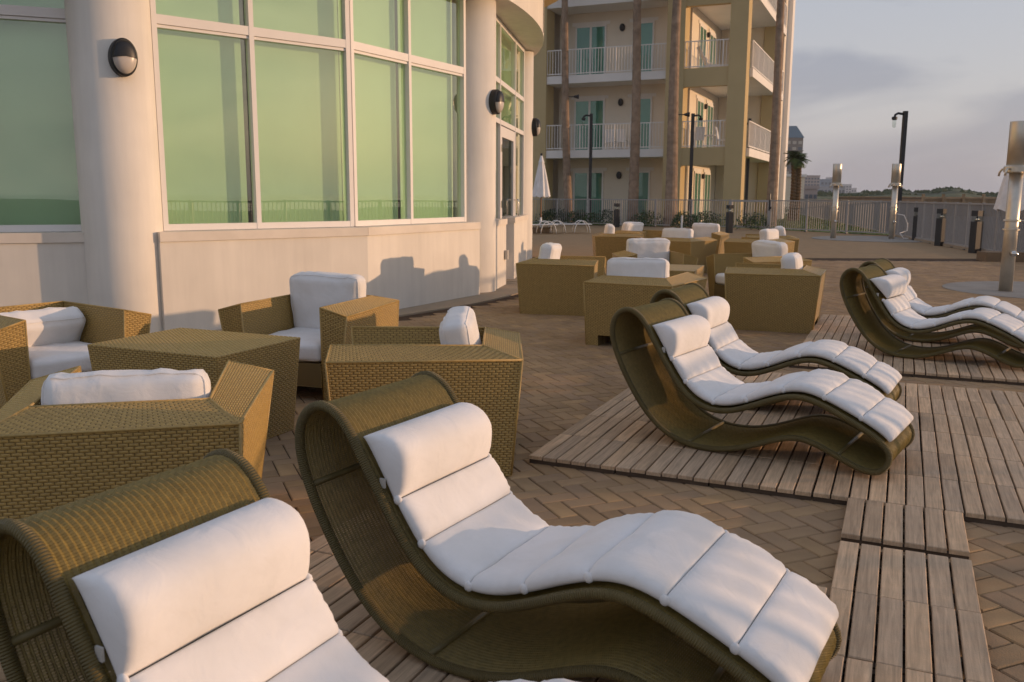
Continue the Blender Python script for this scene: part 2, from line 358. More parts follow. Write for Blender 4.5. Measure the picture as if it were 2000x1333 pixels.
# concrete strip round the foot of the curved building
def arc(r, a0, a1, n): return [(-10.42+r*math.cos(R(a0+(a1-a0)*i/n)), 17.61+r*math.sin(R(a0+(a1-a0)*i/n))) for i in range(n+1)]
strip_out = [(-7.5, 7.75), (-4.0, 8.75), (-3.35, 8.95), (-1.55, 10.75)]+arc(11.25, -29, 15, 16)
q = MB(); 
inn = [(-7.5, 8.6), (-4.0, 9.9), (-3.35, 10.1), (-2.3, 11.6)]+arc(10.3, -29, 15, 16)
for i in range(len(inn)-1): q.quad([(*inn[i], .012), (*strip_out[i], .012), (*strip_out[i+1], .012), (*inn[i+1], .012)])
for i in range(len(inn)-1): q.quad([(*strip_out[i], -.02), (*strip_out[i+1], -.02), (*strip_out[i+1], .012), (*strip_out[i], .012)])
q.obj('pavement', m_concrete2, kind='structure')
for nm, c, r in (('concrete_pad', (8.75, 14.35), 1.55), ('concrete_pad', (13.3, 32.2), 2.3)):
    q = MB(); q.lathe([(r, -.01), (r, .004), (r-.01, .008)], 64, (c[0], c[1], 0)); q.obj(nm, m_concrete, kind='structure')

# ------------------------------------------------------------------ timber deck mats
slat_me = {}
def slat_mesh(L, w=.0765):
    if (L, w) not in slat_me:
        q = MB(); e = .0035; a, b = L/2-.0015, w/2
        zt, zb = .022, 0
        rings = [[(-a, -b, zb), (a, -b, zb), (a, b, zb), (-a, b, zb)], [(-a, -b, zt-e), (a, -b, zt-e), (a, b, zt-e), (-a, b, zt-e)], [(-a+e, -b+e, zt), (a-e, -b+e, zt), (a-e, b-e, zt), (-a+e, b-e, zt)]]
        q.v = sum(rings, []); q.f.append((8, 9, 10, 11))
        for k in (0, 4):
            for i in range(4): j = (i+1) % 4; q.f.append((k+i, k+j, k+4+j, k+4+i))
        q.f.append((3, 2, 1, 0)); q.uv = []
        slat_me[(L, w)] = q.mesh('slat', m_slat)
    return slat_me[(L, w)]
def deck(label, cells, z=.024):
    t = thing('deck_mat', label, 'decking', (*duv(*cells[0]), 0), 0)
    bx, by = duv(*cells[0])
    bt = MB()
    for (u, v) in cells:
        st = random.uniform(-.018, .018)
        for k in range(6):
            uc = u+(k+.5)/6+.003*math.sin(u*9+v*5); x, y = duv(uc, v+.5+st*.15)
            o = link('slat', slat_mesh(DS*.994), t); o.location = (x-bx, y-by, z+random.uniform(-.0012, .0012))
            o.rotation_euler = (random.gauss(0, .002), random.gauss(0, .002), DY+math.pi/2+random.gauss(0, .0015)+(math.pi if random.random() < .5 else 0))
        for w in (.015, .33, .67, .985):
            x, y = duv(u+.5, v+.03+w*.94); bt.box((x-bx, y-by, .012), (DS*.98, .03, .0236), DY)
    bt.obj('batten', m_batten, t)
    return t
deck('wide slatted wooden mat under the two loungers in the middle', [(u, v) for v in range(0, 6) for u in range(0, 7)]+[(3.32, -1.0)])
deck('slatted wooden mat in the foreground under the two nearest loungers', [(3.32, -2.17)]+[(-.70+u*1.005, v) for v in (-3.165, -4.165, -5.165, -6.165) for u in range(0, 5)])
deck('slatted wooden mat at the back right under the far pair of loungers', [(1.97+u, 7+v) for v in range(0, 7) for u in range(0, 7)])

# ------------------------------------------------------------------ armchairs and tables of woven resin
def weave(q, a, b, c, d, row=.0135, dash=.037, h=.0028, flipn=False):
    """raised strand dashes over the quad a-b-c-d (a-b along the strands)"""
    a, b, c, d = map(Vector, (a, b, c, d)); Lu = ((b-a).length+(c-d).length)/2; Lv = ((d-a).length+(c-b).length)/2
    nv = max(1, round(Lv/row)); nu = max(1, round(Lu/dash)); n = (b-a).cross(d-a).normalized()
    P = lambda u, v: (a*(1-u)+b*u)*(1-v)+(d*(1-u)+c*u)*v
    gu, gv = .055/nu, .07/nv
    for j in range(nv):
        off = .5*(j % 2)/nu
        for i in range(-1, nu+1):
            u0_, u1_ = i/nu+off+gu, (i+1)/nu+off-gu
            u0_, u1_ = max(0, u0_), min(1, u1_)
            if u1_-u0_ < .012: continue
            v0, v1 = j/nv+gv, (j+1)/nv-gv
            k = len(q.v); du = (u1_-u0_)*.2; dv = (v1-v0)*.25
            q.v += [tuple(P(u0_, v0)), tuple(P(u1_, v0)), tuple(P(u1_, v1)), tuple(P(u0_, v1)),
                    tuple(P(u0_+du, v0+dv)+n*h), tuple(P(u1_-du, v0+dv)+n*h), tuple(P(u1_-du, v1-dv)+n*h), tuple(P(u0_+du, v1-dv)+n*h)]
            q.f += [(k+4, k+5, k+6, k+7), (k, k+1, k+5, k+4), (k+1, k+2, k+6, k+5), (k+2, k+3, k+7, k+6), (k+3, k, k+4, k+7)]
            q.uv += [(0, 0)]*20
IB, IF, DI, OB, OF, DOo, HI, HO = .328, .335, .822, .454, .542, 1.031, .699, .644
BB, DB, BF, YF = .438, .976, .445, -.039
def rbox(dim, rad, crown, seed, n=13, wr=.006, lean=0):
    """soft box cushion, centred; crown = bulge of big faces"""
    q = MB(); hx, hy, hz = dim[0]/2, dim[1]/2, dim[2]/2
    def f(p):
        x, y, z = p; v = Vector((x*hx, y*hy, z*hz))
        inn_ = Vector((max(-hx+rad, min(hx-rad, v.x)), max(-hy+rad, min(hy-rad, v.y)), max(-hz+rad, min(hz-rad, v.z))))
        dd = v-inn_
        if dd.length > 1e-9: v = inn_+dd.normalized()*rad
        bx, by, bz = 1-x*x, 1-y*y, 1-z*z
        v.y += (y)*crown*(max(0, bx)*max(0, bz))**.5 if abs(y) > .5 else 0
        v.z += (z)*crown*.55*(max(0, bx)*max(0, by))**.5
        v.x += (x)*crown*.4*(max(0, by)*max(0, bz))**.5
        s_ = noise.noise(Vector((v.x*7+seed*3.1, v.y*7, v.z*7)))*wr + noise.noise(Vector((v.x*24+seed, v.y*5, v.z*9)))*wr*.6*(abs(x)**3+abs(z)**4+.12)
        nn = Vector((x*abs(x)**3, y*abs(y)**3, z*abs(z)**3)); nn = nn.normalized() if nn.length > 0 else Vector((0, 1, 0))
        return v+nn*s_
    faces = [((1, 0, 0), (0, 1, 0), (0, 0, 1)), ((-1, 0, 0), (0, 0, 1), (0, 1, 0)), ((0, 1, 0), (0, 0, 1), (1, 0, 0)), ((0, -1, 0), (1, 0, 0), (0, 0, 1)), ((0, 0, 1), (1, 0, 0), (0, 1, 0)), ((0, 0, -1), (0, 1, 0), (1, 0, 0))]
    for nn, a, b in faces:
        nn, a, b = map(Vector, (nn, a, b)); ease = lambda t: math.copysign(abs(2*t-1)**.8, 2*t-1)
        q.grid(lambda u, v: f(nn+a*ease(u)+b*ease(v)), n+5, n+5)
    def edge(ysign, off=.0):
        P = []
        for (x0, z0, x1, z1) in ((-1, -1, 1, -1), (1, -1, 1, 1), (1, 1, -1, 1), (-1, 1, -1, -1)):
            for k in range(14): P.append(f(Vector((x0+(x1-x0)*k/14, ysign, z0+(z1-z0)*k/14))))
        return P
    return q, edge
def make_chair(label):
    t = thing('wicker_armchair', label, 'armchair', (0, 0, 0), 0, 'woven resin armchairs')
    for side in (1, -1):
        ib = (side*IB, -DI, HI); if_ = (side*IF, 0, HI); ob = (side*OB, -DOo, HO); of = (side*OF, -.013, HO)
        bb = (side*BB, -DB, 0); bf = (side*BF, YF, 0); ibl = (side*(IB-.005), -DI+.01, .16); ifl = (side*(IF-.015), YF+.0, 0); ibb = (side*(IB-.015), -DI+.02, 0)
        q = MB()
        def face(a, b, c, d):
            A, B, C_, D = map(Vector, (a, b, c, d))
            back.grid(lambda u, v: (A*(1-u)+B*u)*(1-v)+(D*(1-u)+C_*u)*v, 8, 8)
        def pan(a, b, c, d, **k):
            face(a, b, c, d); weave(q, a, b, c, d, **k)
        back = MB()
        z1 = .0
        pan(bf, bb, ob, of) if side < 0 else pan(bb, bf, of, ob)      # outer side
        if side > 0: pass
        # top slope, inner side, front end
        if side > 0:
            face(ob, of, if_, ib); weave(q, ob, of, if_, ib)
            face(ifl, ibb, ib, if_); weave(q, ifl, ibb, ib, if_)
            face(bf, ifl, if_, of); weave(q, bf, ifl, if_, of)
        else:
            face(of, ob, ib, if_); weave(q, of, ob, ib, if_)
            face(ibb, ifl, if_, ib); weave(q, ibb, ifl, if_, ib)
            face(ifl, bf, of, if_); weave(q, ifl, bf, of, if_)
        a = back.obj('arm', m_wickb, t); q.obj('arm_weave', m_wick, a, kind='stuff')
    for side in (1, -1):
        q = MB(); e_ = .0015
        for L_ in ([(side*BB, -DB, .01), (side*OB, -DOo, HO), (side*OF, -.013, HO), (side*BF, YF, .01)], [(side*IB, -DI, HI), (side*IF, 0, HI), (side*(IF-.015), YF, .01)], [(side*OF, -.013, HO), (side*IF, 0, HI)], [(side*OB, -DOo, HO), (side*IB, -DI, HI)]): 
            for p_, r_ in zip(L_[:-1], L_[1:]): q.tube([p_, r_], .0062, 6)
        q.obj('edge_binding', m_wick, t, smooth=True)
    q = MB(); q.tube([(-OB, -DOo, HO), (OB, -DOo, HO)], .0062, 6); q.tube([(-IB, -DI, HI), (IB, -DI, HI)], .0062, 6); q.obj('edge_binding', m_wick, t, smooth=True)
    # back panel: outer face with foot notch, top slope, inner face
    def lerp(p, q_, k): return tuple(p[i]+(q_[i]-p[i])*k for i in range(3))
    obL, obR, bbL, bbR = (-OB, -DOo, HO), (OB, -DOo, HO), (-BB, -DB, 0), (BB, -DB, 0)
    kz = .11/HO; mL, mR = lerp(bbL, obL, kz), lerp(bbR, obR, kz)
    back, q = MB(), MB()
    def pan(a, b, c, d, **k): back.quad([a, b, c, d]); weave(q, a, b, c, d, **k)
    pan(mL, mR, obR, obL)
    pan(bbL, (-BB+.13, -DB, 0), lerp(mL, mR, .148), mL); pan((BB-.13, -DB, 0), bbR, mR, lerp(mR, mL, .148))
    pan(obL, obR, (IB, -DI, HI), (-IB, -DI, HI))
    pan((IB, -DI, HI), (IB, -DI, .3), (-IB, -DI, .3), (-IB, -DI, HI)) if False else pan((IB-.005, -DI+.005, .25), (-IB+.005, -DI+.005, .25), (-IB, -DI, HI), (IB, -DI, HI))
    for sx in (1, -1):          # notch returns
        x = sx*(BB-.13); back.quad([(x, -DB, 0), (x, -DB+.16, 0), (x, -DB+.16, .11), (x, -DB-.009, .11)]); back.quad([(x, -DB+.16, 0), (sx*BB, -DB+.16, 0), (sx*BB, -DB+.16, .11), (x, -DB+.16, .11)])
    a = back.obj('back', m_wickb, t); q.obj('back_weave', m_wick, a, kind='stuff')
    back, q = MB(), MB()
    back.box((0, -DI/2-.02, .2), (2*IF-.035, DI+.02, .17)); y = -.03
    weave(q, (-IF+.01, -.01, .11), (IF-.01, -.01, .11), (IF-.01, -.01, .275), (-IF+.01, -.01, .275))
    a = back.obj('seat_base', m_wickb, t); q.obj('seat_weave', m_wick, a, kind='stuff')
    return t
# seat and back cushions are their own things
def cushion_proto(kind, seed):
    if kind == 'seat':
        q, edge = rbox((.635, .80, .15), .045, .012, seed, wr=.007)
    else:
        q, edge = rbox((.62, .17, .47), .05, .022, seed, wr=.011)
    return q.mesh(kind+'_cushion', m_cloth, smooth=True, merge=True)
def cush_piping(kind, seed):
    p = MB()
    if kind == 'back':
        q, edge = rbox((.62, .17, .47), .05, .022, seed, wr=.011)
        for s_ in (-.86, .86): p.tube([v*1.003 for v in edge(s_)], .0038, 6, closed=True)
    else:
        for s_ in (-1, 1):
            q = []
            hx, hy, rd = .3175-.006, .40-.006, .05
            for (cx, cy, a0) in ((hx-rd, hy-rd, 0), (-hx+rd, hy-rd, 90), (-hx+rd, -hy+rd, 180), (hx-rd, -hy+rd, 270)):
                for k in range(5): a = R(a0+k*22.5); q.append((cx+rd*math.cos(a), cy+rd*math.sin(a), s_*.052))
            p.tube(q, .0038, 6, closed=True)
    return p.mesh('piping', m_cloth, smooth=True)
CP = {k: [cushion_proto(k, s_) for s_ in (1, 2, 3)] for k in ('seat', 'back')}
PP = {k: [cush_piping(k, s_) for s_ in (1, 2, 3)] for k in ('seat', 'back')}
def add_cushions(pos, yaw, where, i, tilt=0, sq=0, dz=0, dy=0):
    c, s_ = math.cos(yaw), math.sin(yaw)
    def W_(x, y): return (pos[0]+c*x-s_*y, pos[1]+s_*x+c*y)
    x, y = W_(0, -.405)
    o = link('seat_cushion', CP['seat'][i % 3], None, None, 'white seat cushion lying in the '+where, 'cushion', 'white seat cushions'); o.location = (x, y, .36); o.rotation_euler = (0, 0, yaw)
    link('piping', PP['seat'][i % 3], o)
    x, y = W_(sq, -.70+dy)
    o = link('back_cushion', CP['back'][(i+1) % 3], None, None, 'white back cushion standing in the '+where, 'cushion', 'white back cushions'); o.location = (x, y, .665+dz+random.uniform(-.008, .008)); o.rotation_euler = (R(-9+tilt), R(random.uniform(-1.5, 1.5)), yaw)
    link('piping', PP['back'][(i+1) % 3], o)
CHAIRS = [
 ('wicker armchair nearest on the left, turned with its back to the viewer', (-1.703, 4.134), .228),
 ('wicker armchair seen from its side right behind the middle foreground lounger', (-.981, 5.012), 1.581),
 ('wicker armchair facing the viewer against the building wall, shaded white back cushion', (-1.695, 6.375), 2.815),
 ('wicker armchair at the left picture edge, beside the wall column', (-2.913, 5.841), -2.206),
 ('wicker armchair with a notched foot, its back close behind the middle loungers', (1.575, 9.545), -.451),
 ('wicker armchair seen side on at the right of the middle seating group', (2.592, 10.416), 1.176),
 ('wicker armchair by the glass door, its long side turned to the viewer', (1.157, 11.432), -1.809),
 ('wicker armchair facing the viewer at the rear of the middle seating group', (2.072, 12.344), 3.25),
 ('wicker armchair behind the right-hand one of the middle group, facing left', (2.95, 12.05), 1.95),
 ('wicker armchair of the far group turned with its back to the viewer', (3.636, 17.879), -.64),
 ('wicker armchair at the left of the far group, facing the sea', (2.8, 19.3), -1.6),
 ('wicker armchair of the far group with a sunlit cushion, rearmost on the left', (3.3, 20.5), -2.4),
 ('wicker armchair of the far group facing the viewer, in front of a bollard light', (4.123, 19.818), 2.641),
 ('wicker armchair nearest on the right of the far group', (4.351, 17.331), .931),
 ('wicker armchair at the far right of the far group, mostly hidden', (4.95, 18.75), 1.35)]
SHORT = ['nearest armchair on the left', 'side-on armchair behind the foreground lounger', 'armchair facing the viewer by the wall', 'armchair at the left picture edge',
 'armchair close behind the middle loungers', 'right-hand armchair of the middle group', 'armchair by the glass door', 'rear armchair of the middle group facing the viewer',
 'armchair just behind the right-hand middle one', 'far armchair with its back to the viewer', 'leftmost armchair of the far group', 'rearmost far armchair, lit by the sun',
 'far armchair before a bollard light', 'nearest right armchair of the far group', 'hidden armchair at the far right of the far group']
CADJ = {0: (-.105, 0, 0), 1: (-.07, 0, 0), 3: (-.21, -26, .06), 5: (-.05, 0, 0), 7: (-.03, 0, 0), 2: (-.02, 2, 0)}
ch0 = None
for i, (lab, p, yaw) in enumerate(CHAIRS):
    if ch0 is None: ch0 = make_chair(lab); ch0.location = (*p, 0); ch0.rotation_euler = (0, 0, yaw); tch = ch0
    else: tch = dup(ch0, (*p, 0), yaw, lab)
    dz_, tl_, dy_ = CADJ.get(i, (-.02, (0, 3, -2)[i % 3], 0))
    add_cushions(p, yaw, SHORT[i], i, tilt=tl_, dz=dz_, dy=dy_)
# the free-standing chair sliver at the left picture edge
def make_table(label, corners, rz):
    c, L, Wd = corners; t = thing('wicker_table', label, 'table', (*c, 0), rz, 'woven resin tables')
    back, q = MB(), MB(); hz = .6; k = .90
    a, b = L/2, Wd/2
    T = [(-a, -b, hz), (a, -b, hz), (a, b, hz), (-a, b, hz)]; B = [(-a*k, -b*k, 0), (a*k, -b*k, 0), (a*k, b*k, 0), (-a*k, b*k, 0)]
    back.quad(T); weave(q, *T)
    o = back.obj('table_top', m_wickb, t); q.obj('top_weave', m_wick, o, kind='stuff')
    for i in range(4):
        back, q = MB(), MB(); j = (i+1) % 4
        back.quad([B[i], B[j], T[j], T[i]]); weave(q, B[i], B[j], T[j], T[i])
        o = back.obj('side_panel', m_wickb, t); q.obj('side_weave', m_wick, o, kind='stuff')
    return t
t1 = make_table('square wicker table between the four left-hand armchairs', ((-1.96, 5.40), 1.0, .76), R(-23.5))
dup(t1, (2.02, 11.3, 0), R(71), 'wicker table in the middle of the second seating group')
dup(t1, (3.72, 19.0, 0), R(60), 'wicker table in the middle of the far seating group')

# ------------------------------------------------------------------ wave loungers
PF = [(2.697, 0.21), (2.667, 0.258), (2.535, 0.318), (2.389, 0.389), (2.29, 0.429), (2.219, 0.452), (2.139, 0.446), (2.038, 0.403), (1.934, 0.345), (1.827, 0.303), (1.739, 0.283), (1.646, 0.302), (1.563, 0.345), (1.500, 0.41), (1.45, 0.49), (1.396, 0.575), (1.34, 0.66), (1.309, 0.71), (1.282, 0.76), (1.249, 0.81), (1.204, 0.842), (1.150, 0.850), (1.095, 0.828), (1.057, 0.775), (1.043, 0.705), (1.064, 0.62), (1.112, 0.511), (1.167, 0.414), (1.247, 0.288), (1.313, 0.206), (1.402, 0.13), (1.489, 0.088), (1.586, 0.067), (1.68, 0.063), (1.782, 0.070), (1.882, 0.094), (1.988, 0.142), (2.081, 0.188), (2.162, 0.219), (2.232, 0.222), (2.303, 0.200), (2.404, 0.155), (2.503, 0.105), (2.579, 0.078), (2.642, 0.082), (2.684, 0.132)]
LX = 1.869
def smooth_path(P, n):
    m = len(P); out = []
    Q = list(P)
    for _ in range(2): Q = [((Q[i-1][0]+2*Q[i][0]+Q[(i+1) % m][0])/4, (Q[i-1][1]+2*Q[i][1]+Q[(i+1) % m][1])/4) for i in range(m)]
    dense = []
    for i in range(m):
        p0, p1, p2, p3 = Q[i-1], Q[i], Q[(i+1) % m], Q[(i+2) % m]
        for k in range(16):
            t_ = k/16
            dense.append(tuple(.5*(2*p1[a]+(p2[a]-p0[a])*t_+(2*p0[a]-5*p1[a]+4*p2[a]-p3[a])*t_**2+(3*p1[a]-p0[a]-3*p2[a]+p3[a])*t_**3) for a in (0, 1)))
    L = [0]
    for i in range(len(dense)): a, b = dense[i], dense[(i+1) % len(dense)]; L.append(L[-1]+math.hypot(a[0]-b[0], a[1]-b[1]))
    tot = L[-1]; j = 0
    for k in range(n):
        s_ = tot*k/n
        while L[j+1] < s_: j += 1
        f_ = (s_-L[j])/(L[j+1]-L[j]); a, b = dense[j], dense[(j+1) % len(dense)]; out.append((a[0]+(b[0]-a[0])*f_, a[1]+(b[1]-a[1])*f_))
    return out, tot
SP, SLEN = smooth_path(PF, 360)
SP = [(x-LX, z) for x, z in SP]
zmin = min(z for x, z in SP); SP = [(x, z-zmin+.064) for x, z in SP]
LW = .575
def nrm(i):
    a, b = SP[i-1], SP[(i+1) % len(SP)]; dx, dz = b[0]-a[0], b[1]-a[1]; l = math.hypot(dx, dz); return (-dz/l, dx/l)   # points to the inside or outside, fixed below
n0 = nrm(100); 
def make_lounger(label):
    t = thing('wave_lounger', label, 'sun lounger', (0, 0, 0), 0, 'wave shaped woven loungers')
    for w in (0, LW):
        q = MB(); q.tube([(x, w, z) for x, z in SP[::2]], .0165, 10, closed=True); q.obj('side_rail', m_rail, t, smooth=True)
    # woven belt: lengthwise ribs and crosswise strands going over and under them
    q = MB(); nr = 34
    for k in range(1, nr):
        w = LW*k/nr
        q.tube([(x, w, z) for x, z in SP[::3]], .0034, 4, closed=True)
    ns = int(SLEN/.0070)
    for s_ in range(ns):
        ff = s_*len(SP)/ns; i = int(ff) % len(SP); j = (i+1) % len(SP); k_ = ff-int(ff); x, z = SP[i][0]*(1-k_)+SP[j][0]*k_, SP[i][1]*(1-k_)+SP[j][1]*k_; nx, nz_ = nrm(i); tx, tz = nz_, -nx
        hw, th = .0030, .0013; prev = None
        m_ = nr*2
        for k in range(m_+1):
            w = LW*k/m_; d = (-.0024 if k % 2 == 0 else .0030)+.0006*math.sin(s_*1.7+k)
            b = len(q.v)
            for (p, o_) in ((-1, -1), (1, -1), (1, 1), (-1, 1)):
                q.v.append((x+tx*hw*p+nx*(d+th*o_), w, z+tz*hw*p+nz_*(d+th*o_)))
            if prev is not None:
                for a_ in range(4):
                    c_ = (a_+1) % 4; q.f.append((prev+a_, prev+c_, b+c_, b+a_))
            prev = b
    q.uv = []
    q.obj('woven_belt', m_belt, t, kind='stuff')
    for i in (253, 192, 330):
        x, z = SP[i]; q = MB(); q.tube([(x, .01, z+.004), (x, LW-.01, z+.004)], .011, 8); q.obj('crossbar', m_rail, t, smooth=True)
    return t
# cushion pad: seven stitched sections and a head roll; path = upper rail from head to foot
up_i = [i for i in range(len(SP))]
def near_i(x, z): return min(range(len(SP)), key=lambda i: (SP[i][0]-x)**2+(SP[i][1]-z)**2)
SEAMS = [(1.295, .735), (1.415, .545), (1.50, .41), (1.70, .29), (1.915, .335), (2.115, .435), (2.315, .42), (2.500, .335), (2.672, .262)]
SI = [near_i(x-LX, z+(.064-zmin)) for x, z in SEAMS]
def pathpt(f_):            # continuous index along SP (decreasing towards the foot)
    i = int(math.floor(f_)) % len(SP); k = f_-math.floor(f_); a, b = SP[i], SP[(i+1) % len(SP)]
    return (a[0]*(1-k)+b[0]*k, a[1]*(1-k)+b[1]*k)
SI[-1] = SI[-1] if SI[-1] < 100 else SI[-1]-len(SP)
def pnorm(f_):
    a, b = pathpt(f_+1.5), pathpt(f_-1.5); dx, dz = b[0]-a[0], b[1]-a[1]; l = math.hypot(dx, dz) or 1
    return (-dz/l, dx/l)    # left of head->foot direction = up
def make_pad(label, seed, floppy=False):
    t = thing('lounger_pad', label, 'lounger pad', (0, 0, 0), 0, 'white pads on the wave loungers')
    PWd = LW-.03; w0 = .015
    for k in range(8):
        a_, b_ = SI[k], SI[k+1]
        head = k == 0
        th = .118 if head else .056; foot = k == 7
        def f(u, v, top):
            ff = a_+(b_-a_)*(.004+.992*u)
            x, z = pathpt(ff); nx, nz_ = pnorm(ff)
            if head:
                cu_ = math.sin(math.pi*min(1, max(0, u)))**.62; hgt = .014+th*cu_*(1-.25*u)
            else:
                e = abs(2*u-1); cu_ = (1-e**3.4)**.5 if e < 1 else 0; hgt = .036+(th-.036)*cu_
            ev = abs(2*v-1); p_ = 26 if head else 15
            cv = (1-ev**p_)**.5 if ev < 1 else 0
            base = .016
            mid = base+hgt*.42 if not head else base+hgt*.3
            hh = base+hgt if top else base
            hh = mid+(hh-mid)*cv
            pin = 1-.020*(1-cu_)          # sides pinch in at the seams
            if not top: pin = pin
            w = w0+PWd/2+(v-.5)*PWd*pin
            wrk = noise.noise(Vector((x*6+seed, w*9, k*3.7)))*.006+noise.noise(Vector((x*38+seed*2, w*3, k)))*.0075*(ev**6)
            if not head: wrk += .0045*math.sin(u*55+seed+k+2*math.sin(u*23))*max(0, ev-.86)/.14
            if top: hh += wrk*cv
            if floppy and head: hh += .05*u; 
            return (x+nx*hh, w, z+nz_*hh)
        q = MB(); ns = [0, .004, .012, .025, .045, .075, .12]+[.12+.76*i/10 for i in range(1, 11)]+[.925, .955, .975, .988, .996, 1]
        us = [0, .01, .03, .07, .13, .22, .32, .42, .5, .58, .68, .78, .87, .93, .97, .99, 1]
        for top in (True, False):
            b = len(q.v)
            for u in us:
                for v in ns: q.v.append(f(u, v, top))
            m_ = len(ns)
            for i in range(len(us)-1):
                for j in range(m_-1):
                    c_ = (b+i*m_+j, b+(i+1)*m_+j, b+(i+1)*m_+j+1, b+i*m_+j+1); q.f.append(c_ if top else c_[::-1])
            bb_ = b
        m_ = len(ns); tot = len(us)*m_
        for i, e in ((0, 1), (len(us)-1, -1)):     # close the two ends
            for j in range(m_-1):
                c_ = (i*m_+j, i*m_+j+1, tot+i*m_+j+1, tot+i*m_+j); q.f.append(c_ if e > 0 else c_[::-1])
        q.uv = []
        o = q.obj('head_roll' if head else 'pad_section', m_cloth, t, smooth=True, merge=True)
        if head:
            q = MB(); x, z = pathpt(a_+(b_-a_)*.8); q.box((x+.004, w0-.004, z+.03), (.02, .006, .03)); q.obj('tag', m_tag, o)
    for k in range(1, 8):
        x, z = pathpt(SI[k]); nx, nz_ = pnorm(SI[k])
        for w in (w0+.006, w0+PWd-.006):
            q = MB(); q.lathe([(.004, -.016), (.011, -.010), (.0135, 0), (.011, .009), (.004, .015)], 8); q.v = [(v[0]*1.2+x+nx*.036, v[1]*.7+w, v[2]+z+nz_*.036) for v in q.v]; q.obj('tie_knot', m_cloth, t, smooth=True)
    return t
LNG = [
 ('wave shaped woven lounger in the middle foreground', (.0, 2.402), -.530, 'middle foreground lounger'),
 ('wave shaped woven lounger cut off at the bottom left corner', (-.395, 1.371), -.494, 'lounger at the bottom left corner'),
 ('nearer wave lounger of the middle pair, orange sunlight inside its frame', (1.275, 4.82), -.604, 'nearer lounger of the middle pair'),
 ('wave lounger half hidden behind the nearer one of the middle pair', (1.70, 5.88), -.53, 'rear lounger of the middle pair'),
 ('nearer wave lounger of the right-hand pair by the fence', (3.74, 7.80), -.69, 'nearer lounger of the right-hand pair'),
 ('wave lounger at the rear of the right-hand pair', (4.28, 8.72), -.60, 'rear lounger of the right-hand pair')]
lo0 = None; pad_proto = None
for i, (lab, p, yaw, short) in enumerate(LNG):
    x, y = p
    if lo0 is None: lo0 = make_lounger(lab); lo0.location = (x, y, 0); lo0.rotation_euler = (0, 0, yaw)
    else: dup(lo0, (x, y, 0), yaw, lab)
    pl = 'white stitched pad with head roll lying on the '+short
    pd = make_pad(pl, i*5.3+1, floppy=(i == 4)); pd.location = (x, y, .002); pd.rotation_euler = (0, 0, yaw)

# ------------------------------------------------------------------ near curved building
C3 = Vector((-10.42, 17.61))
nb = thing('clubhouse_building', 'cream curved building with tall green glazed windows on the left', 'building', (-8, 14, 0))
OFS = Vector((8, -14, 0))
def nbobj(q, name, m, parent=None, **k):
    q.v = [(v[0]+8, v[1]-14, v[2]) for v in q.v]; return q.obj(name, m, parent or nb, **k)
# window plane points
WL = [(-7.6, 8.31), (-4.50, 9.465)]
P0, P1, P2 = (-3.80, 9.62), (-2.02, 11.2), (-.74, 13.5)
D0, D1 = (-.42, 14.3), (.19, 18.3)
def off(a, b, d):
    dx, dy = b[0]-a[0], b[1]-a[1]; l = math.hypot(dx, dy); nx, ny = dy/l*d, -dx/l*d
    return (a[0]+nx, a[1]+ny), (b[0]+nx, b[1]+ny)
def wall(name, a, b, z0, z1, th, m, **k):      # a,b front line; thickness goes inwards
    c, d = off(a, b, -th); q = MB(); q.prism([a, b, d, c], z0, z1); return nbobj(q, name, m, **k)
SZ = 4.4
# low walls and sills
fL = off(*WL, .28); fL = (fL[0], (fL[1][0]+.25, fL[1][1]+.1))
f1 = off(P0, P1, .28); f2 = off(P1, P2, .28)
kink = ((f1[1][0]+f2[0][0])/2, (f1[1][1]+f2[0][1])/2)
f1 = ((f1[0][0]-.1, f1[0][1]-.09), kink); f2 = (kink, f2[1])
for a, b in (fL, f1, f2):
    wall('low_wall', a, b, -.02, 1.0, .45, m_stucco)
    a2, b2 = off(a, b, .018); wall('sill', a2, b2, 1.003, 1.105, .5, m_sill, bevel=.008)
# columns
for c in ((-8.1, 8.35), (-4.15, 9.45), (-.66, 13.95), (.02, 18.78)):
    q = MB(); q.lathe([(.4, -.02), (.4, .02), (.4, SZ)], 64, (*c, 0)); nbobj(q, 'column', m_stucco, smooth=False)
for o in nb.children:
    if o.name.startswith('column'):
        for p in o.data.polygons: p.use_smooth = abs(p.normal.z) < .5
